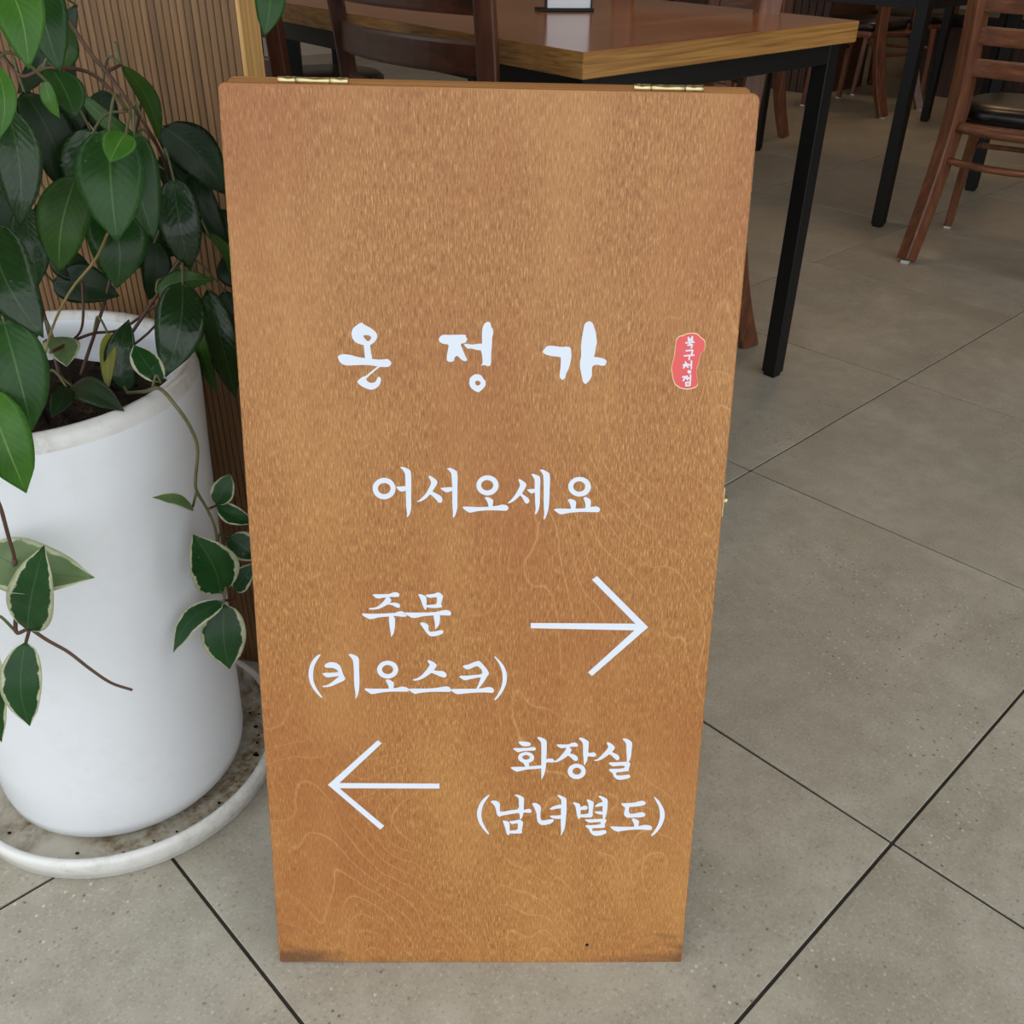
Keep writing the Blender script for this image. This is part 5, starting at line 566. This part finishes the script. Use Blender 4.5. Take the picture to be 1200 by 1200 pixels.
for i in range(160):
    a = random.uniform(0, 6.28); r = 0.128*math.sqrt(random.random()); s = random.uniform(0.002, 0.006)
    ret = bmesh.ops.create_icosphere(bm, subdivisions=1, radius=s)
    for v in ret['verts']: v.co = v.co*random.uniform(0.7, 1.2)+Vector((r*math.cos(a), r*math.sin(a), 0.455-r*0.10))
o = mesh_obj('soil_crumbs', bm, M['soil'], pot, (0, 0, 0.016)); o['kind'] = 'stuff'

PB = PC+Vector((0, 0, 0.45))
plant = tag(empty('hoya_plant', PB), 'trailing glossy green vine plant growing in the tall white pot', 'plant')
CAMP = Vector((0, 0, CAMH))
def leaf_mesh(B, T, w, tw, bend, ty, seed):
    B = Vector(B); T = Vector(T); ax = T-B; L = ax.length; ax.normalize()
    rnd = random.Random(seed)
    view = (CAMP-(B+T)/2).normalized(); n = (view*0.85+Vector((0, 0, 0.35))); n = (n-ax*n.dot(ax)).normalized()
    n = Matrix.Rotation(math.radians(tw+rnd.uniform(-8, 8)), 3, ax) @ n; s = ax.cross(n)
    bm = bmesh.new(); uvl = bm.loops.layers.uv.new('UVMap'); NL, NA = 14, 4; rows = []
    fold = rnd.uniform(0.10, 0.26); wav = rnd.uniform(0.0, 0.05); ph = rnd.uniform(0, 6)
    cv = rnd.uniform(-0.10, 0.10)
    for i in range(NL+1):
        t = i/NL
        ww = math.sin(math.pi*min(1, t**0.78))**0.72 if 0 < t < 1 else 0
        if t > 0.8: ww *= 1-0.55*((t-0.8)/0.2)**1.3*(1-(t-0.8)/0.2*0.2)
        ww = max(ww, 0.012)
        cen = B+ax*(L*t)+n*(bend*L*(math.sin(math.pi*t)-0.0))+s*(cv*L*math.sin(math.pi*t))
        row = []
        for j in range(-NA, NA+1):
            q = j/NA; hw = w/2*ww
            p = cen+s*(q*hw)+n*(abs(q)**1.3*hw*fold*1.1-(q*q)*hw*0.12+wav*hw*math.sin(9*t+ph+q*2)*abs(q))
            row.append((bm.verts.new(p-PB), (0.5+q*0.5, t)))
        rows.append(row)
    for a, b in zip(rows, rows[1:]):
        for j in range(2*NA):
            quad = (a[j], a[j+1], b[j+1], b[j]); f = bm.faces.new([x[0] for x in quad]); f.smooth = True
            for lp, x in zip(f.loops, quad): lp[uvl].uv = x[1]
    # a little thickness so that edges read as blades
    geo = bmesh.ops.solidify(bm, geom=bm.faces[:], thickness=0.0006)
    return bm
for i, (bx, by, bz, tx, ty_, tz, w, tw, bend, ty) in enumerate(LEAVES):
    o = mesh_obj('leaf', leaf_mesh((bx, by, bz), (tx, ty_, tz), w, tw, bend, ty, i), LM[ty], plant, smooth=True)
    if ty in 'vp': o['label'] = 'green leaf with a cream margin'
    elif ty == 'y': o['label'] = 'yellowing leaf'
SM = {}
allpts = []
for i, (r, pts) in enumerate(STEMS):
    bm = bmesh.new(); pp = catmull(pts, 6); tube(bm, [p-PB for p in pp], r, 7, r*0.75); allpts += pp
    mesh_obj('stem', bm, M['twig'] if i == 5 else M['stem'] if i in (6, 7, 8) else M['stem_brown'], plant)
for i, lf in enumerate(LEAVES):
    B = Vector(lf[:3]); T = Vector(lf[3:6]); q = min(allpts, key=lambda p: (p-B).length)
    if 0.006 < (q-B).length:
        bm = bmesh.new(); mid = (B+q)/2+Vector((0, 0, 0.012))+(B-T)*0.08
        tube(bm, [p-PB for p in catmull([q, mid, B, B+(T-B)*0.06], 5)], 0.0013, 6, 0.001)
        mesh_obj('petiole', bm, M['stem'], plant)
for i in range(9):
    a = random.uniform(3.2, 5.6); r = random.uniform(0.03, 0.10); c = Vector((r*math.cos(a)-0.02, r*math.sin(a), 0.033)); b2 = random.uniform(0, 6.28); l = random.uniform(0.02, 0.05)
    d = Vector((math.cos(b2), math.sin(b2), 0)); bm = bmesh.new()
    tube(bm, catmull([c, c+d*l*0.5+Vector((0, 0, 0.014)), c+d*l+Vector((0.005, 0.004, 0.002))], 5), 0.0011, 6); mesh_obj('dry_root', bm, M['root'], plant)

# ------------------------------------------------------------------ tables
def table(name, A, d1, l1, d2, l2, zt, label, tth=0.036, leg_in=0.02):
    """A corner; d1/d2 edge directions in degrees; lengths; zt = top height"""
    a1 = Vector((math.cos(math.radians(d1)), math.sin(math.radians(d1)), 0)); a2 = Vector((math.cos(math.radians(d2)), math.sin(math.radians(d2)), 0))
    A = Vector((A[0], A[1], 0)); ctr = A+a1*l1/2+a2*l2/2
    t = tag(empty(name, ctr, math.radians(d1)), label, 'table'); RI = Matrix.Rotation(-math.radians(d1), 3, 'Z')
    P = lambda u, v, z: RI @ (A+a1*u+a2*v+Vector((0, 0, z))-ctr)
    def slab(bm, u0, u1, v0, v1, z0, z1, bev=0.0):
        r = bmesh.ops.create_cube(bm, size=1.0)
        for v in r['verts']: v.co = P(u0 if v.co.x < 0 else u1, v0 if v.co.y < 0 else v1, z0 if v.co.z < 0 else z1)
        bmesh.ops.recalc_face_normals(bm, faces=bm.faces[:])
        if bev: bmesh.ops.bevel(bm, geom=bm.edges[:], offset=bev, segments=1, affect='EDGES')
    bm = bmesh.new(); slab(bm, 0, l1, 0, l2, zt-tth, zt, 0.0012); bm.normal_update()
    for f in bm.faces: f.material_index = 0 if f.normal.z > 0.7 else (1 if abs(f.normal.y) > abs(f.normal.x) else 2)
    o = mesh_obj('table_top', bm, None, t, mats=[M['tabletop'], M['tableedge'], M['tableedge2']])
    z1 = zt-tth; bh = 0.036; lw = 0.036; i0 = leg_in
    for (u0, u1, v0, v1) in ((i0+lw, l1-i0-lw, i0, i0+lw), (i0+lw, l1-i0-lw, l2-i0-lw, l2-i0), (i0, i0+lw, i0+lw, l2-i0-lw), (l1-i0-lw, l1-i0, i0+lw, l2-i0-lw)):
        bm = bmesh.new(); slab(bm, u0, u1, v0, v1, z1-bh, z1, 0.001); mesh_obj('apron_beam', bm, M['black'], t)
    for u in (i0, l1-i0-lw):
        for v in (i0, l2-i0-lw):
            bm = bmesh.new(); slab(bm, u, u+lw, v, v+lw, 0.008, z1, 0.0015); lg = mesh_obj('leg', bm, M['black'], t)
            bm = bmesh.new(); slab(bm, u+0.004, u+lw-0.004, v+0.004, v+lw-0.004, 0.0, 0.008); mesh_obj('foot_pad', bm, M['black'], lg)
    return t
D1, D2 = 44.13, 128.63
table('dining_table', (0.0905, 1.486), D1, 0.757, D2, 1.2, 0.718, 'wooden dining table with black metal legs right behind the sign')
table('dining_table', (1.238-0.03, 3.236-0.045), 45.0, 0.80, 136.0, 1.02, 0.718, 'dining table with black legs at the upper right beside the brown ladder back chair')
table('dining_table', (2.03-0.04, 5.166), 45.0, 0.76, -45.0, 1.1, 0.718, 'farthest dining table with black legs near the right hand wall')
table('dining_table', (-0.60, 2.95), 90.0, 0.80, 178.0, 0.75, 0.718, 'small far dining table whose black legs show left of the near chair')

# menu holder on the near table
mh = tag(empty('menu_holder', (0.086, 2.108, 0.718), math.radians(9)), 'white tabletop menu card in a black stand on the near table', 'menu holder')
bm = bmesh.new(); box(bm, (-0.056, -0.018, 0), (0.056, 0.018, 0.006), 0.0015); mesh_obj('base', bm, M['black'], mh)
bm = bmesh.new(); box(bm, (-0.034, -0.003, 0.006), (0.052, 0.003, 0.16)); mesh_obj('card', bm, M['plastic_white'], mh)
for xx in (-0.037, 0.0525):
    bm = bmesh.new(); box(bm, (xx-0.0015, -0.005, 0.006), (xx+0.0015, 0.005, 0.162)); mesh_obj('frame_bar', bm, M['black'], mh)

# ------------------------------------------------------------------ chairs
POST = [(0.205, -0.285, 0.008), (0.196, -0.232, 0.14), (0.187, -0.190, 0.30), (0.183, -0.176, 0.42), (0.185, -0.180, 0.55), (0.191, -0.193, 0.70), (0.200, -0.216, 0.875)]
def post_at(z):
    for a, b in zip(POST, POST[1:]):
        if a[2] <= z <= b[2]:
            t = (z-a[2])/(b[2]-a[2]); return Vector([a[i]+(b[i]-a[i])*t for i in range(3)])
def make_chair(label, wood, woodh, ps, dz):
    ch = tag(empty('ladder_back_chair', (0, 0, 0)), label, 'chair', 'ladder back dining chairs')
    for s in (-1, 1):
        bm = bmesh.new(); sweep(bm, catmull([(s*p[0], p[1], p[2]) for p in POST], 4), (0.80, s*0.60, 0), lambda t: (0.0185-0.003*abs(t-0.5))*ps, lambda t: (0.0180-0.005*abs(t-0.5))*ps, 0.18); lg = mesh_obj('back_leg', bm, wood, ch)
        bm = bmesh.new(); box(bm, (s*0.205-0.011, -0.301, 0), (s*0.205+0.011, -0.269, 0.0085)); mesh_obj('glide', bm, M['glide'], lg)
        bm = bmesh.new(); sweep(bm, [(s*0.187, 0.182, 0.008), (s*0.178, 0.165, 0.22), (s*0.168, 0.148, 0.36)], (1, 0, 0), lambda t: 0.0115+0.004*t, lambda t: 0.0125+0.004*t); lg = mesh_obj('front_leg', bm, wood, ch)
        bm = bmesh.new(); box(bm, (s*0.187-0.010, 0.171, 0), (s*0.187+0.010, 0.193, 0.0085)); mesh_obj('glide', bm, M['glide'], lg)
    for z in [zz+dz for zz in (0.53, 0.61, 0.69, 0.77, 0.85)]:
        p = post_at(z); bm = bmesh.new()
        path = [(p.x*q, p.y-0.034*(1-q*q)+0.001, z) for q in [-0.97+1.94*k/12 for k in range(13)]]
        sweep(bm, path, (0, 0, 1), 0.0225, 0.0075, 0.2); mesh_obj('slat', bm, woodh, ch)
    for z, bow, r, nm in ((0.285, 0.055, 0.010, 'rear_stretcher'), (0.375, 0.055, 0.014, 'rear_rail')):
        p = post_at(z); bm = bmesh.new()
        tube(bm, [(p.x*q, p.y-bow*(1-q*q)*0.9, z-0.004*(1-q*q)) for q in [-0.97+1.94*k/14 for k in range(15)]], r, 10); mesh_obj(nm, bm, woodh, ch)
    bm = bmesh.new(); tube(bm, catmull([(-0.176, 0.160, 0.27), (0, 0.175, 0.268), (0.176, 0.160, 0.27)], 5), 0.0085, 8); mesh_obj('front_stretcher', bm, wood, ch)
    def se(r, z, rows, bm, seg=40):
        ring = []
        for k in range(seg):
            a = 2*math.pi*k/seg; c, s = math.cos(a), math.sin(a); e = 0.62
            ring.append(bm.verts.new((0.205*r*math.copysign(abs(c)**e, c)*(1-0.06*(s < 0)*-s), 0.183*r*math.copysign(abs(s)**e, s)+0.004, z)))
        rows.append(ring)
    def skin(bm, rows):
        for a, b in zip(rows, rows[1:]):
            for k in range(len(a)): f = bm.faces.new((a[k], a[(k+1) % len(a)], b[(k+1) % len(a)], b[k])); f.smooth = True
        bm.faces.new(rows[0][::-1]); f = bm.faces.new(rows[-1]); f.smooth = True
        bmesh.ops.recalc_face_normals(bm, faces=bm.faces[:])
    bm = bmesh.new(); rows = []
    for r, z in ((0.90, 0.352), (0.955, 0.354), (0.965, 0.357), (0.965, 0.380), (0.95, 0.3825)): se(r, z, rows, bm)
    skin(bm, rows); mesh_obj('seat_frame', bm, wood, ch)
    bm = bmesh.new(); rows = []
    for r, z in ((0.93, 0.3825), (0.985, 0.388), (1.0, 0.398), (0.985, 0.413), (0.93, 0.424), (0.8, 0.431), (0.5, 0.435), (0.2, 0.436)): se(r, z, rows, bm)
    skin(bm, rows); mesh_obj('seat_cushion', bm, M['vinylseat'], ch)['label'] = 'black vinyl seat pad'
    return ch
ch1 = make_chair('brown ladder back chair in shade-darkened colour tucked in behind the top edge of the sign', M['chair_dark'], M['chair_shaded_h'], 0.84, 0.011)
ch6 = make_chair('brown ladder back chair with black seat at the upper right edge', M['chair'], M['chair_h'], 1.35, 0.0)
def place(o, x, y, deg):                     # deg = direction the chair faces
    o.location = (x, y, 0); o.rotation_euler = (0, 0, math.radians(deg-90)); return o
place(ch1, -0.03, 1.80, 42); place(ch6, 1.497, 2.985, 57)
def more(src, x, y, deg, label):
    c = copy_tree(src); c['label'] = label; return place(c, x, y, deg)
more(ch1, -0.435, 2.23, 42, 'shade-darkened brown chair back between the wooden partition and the near chair')
more(ch6, 0.212, 2.145, 222, 'brown chair beyond the near table, its splayed leg just right of the sign')
more(ch6, 0.88, 4.645, 225, 'brown chair seen under the near table, its leg beside a black table leg')
more(ch6, 1.79, 5.565, 135, 'brown chair with a curved leg and black seat right of the near table corner')
more(ch6, 2.16, 5.99, 238, 'farthest dark brown chair behind the black legs at the upper right')
more(ch6, 2.95, 4.2, 200, 'brown chair behind the slats of the upper right chair')
# a low black stool under the far small table
st_ = tag(empty('stool', (-0.62, 3.36, 0)), 'round black stool glimpsed left of the near chair', 'stool')
bm = bmesh.new(); lathe(bm, [(0, 0.39), (0.17, 0.39), (0.185, 0.40), (0.185, 0.42), (0.17, 0.432), (0, 0.436)], 32); mesh_obj('seat_cushion', bm, M['vinylseat'], st_)
for k in range(4):
    a = math.pi/4+k*math.pi/2; c, s = math.cos(a), math.sin(a)
    bm = bmesh.new(); tube(bm, [(0.15*c, 0.15*s, 0), (0.12*c, 0.12*s, 0.392)], 0.012, 8, 0.014); mesh_obj('leg', bm, M['black'], st_)

# ------------------------------------------------------------------ ribbed dark wood counter by the far wall
ct = tag(empty('ribbed_counter', EV*5.35+NU*4.05, ANG-math.pi/2), 'dark ribbed wooden counter standing near the far wall', 'counter')
bm = bmesh.new(); box(bm, (-0.85, 0.02, 0), (1.0, 0.5, 0.92)); mesh_obj('body', bm, M['core'], ct)
bm = bmesh.new(); box(bm, (-0.021, 0, 0.0), (0.021, 0.022, 0.92), 0.004); s1 = None
for i in range(40):
    if s1 is None: s1 = o = mesh_obj('rib', bm, M['darkpanel'], ct)
    else: o = s1.copy(); COL.objects.link(o)
    o.location = (-0.825+0.0462*i, -0.0005, 0)
bm = bmesh.new(); box(bm, (-0.87, -0.03, 0.92), (1.02, 0.52, 0.955), 0.003); mesh_obj('counter_top', bm, M['tableedge'], ct)

# low dark bench along the far wall
bn = tag(empty('wall_bench', EV*6.02+NU*1.95, ANG-math.pi/2), 'low dark wooden bench along the pale far wall', 'bench')
bm = bmesh.new(); box(bm, (-0.85, -0.16, 0), (0.95, 0.2, 0.36)); mesh_obj('base', bm, M['darkpanel'], bn)
bm = bmesh.new(); box(bm, (-0.87, -0.19, 0.36), (0.97, 0.2, 0.42), 0.01); mesh_obj('seat_pad', bm, M['vinylseat'], bn)

# ------------------------------------------------------------------ warm ceiling lamps over the tables
for i, (x, y, e) in enumerate(((1.1, 3.6, 3.5), (-0.4, 3.2, 3), (2.2, 5.4, 4))):
    lp = tag(empty('ceiling_lamp', (x, y, CH)), ['round warm ceiling lamp above the upper right table', 'round warm ceiling lamp above the near table far side', 'round warm ceiling lamp above the farthest table'][i], 'lamp', 'round ceiling lamps')
    bm = bmesh.new(); lathe(bm, [(0, 0), (0.29, 0), (0.29, -0.03), (0.26, -0.035)], 40); mesh_obj('lamp_body', bm, M['black'], lp)
    ld = bpy.data.lights.new('ceiling_lamp_light', 'AREA'); ld.shape = 'DISK'; ld.size = 0.5; ld.energy = e; ld.color = (1.0, 0.66, 0.36)
    lo = bpy.data.objects.new('ceiling_lamp_light', ld); COL.objects.link(lo); lo.parent = lp; lo.location = (0, 0, -0.04)
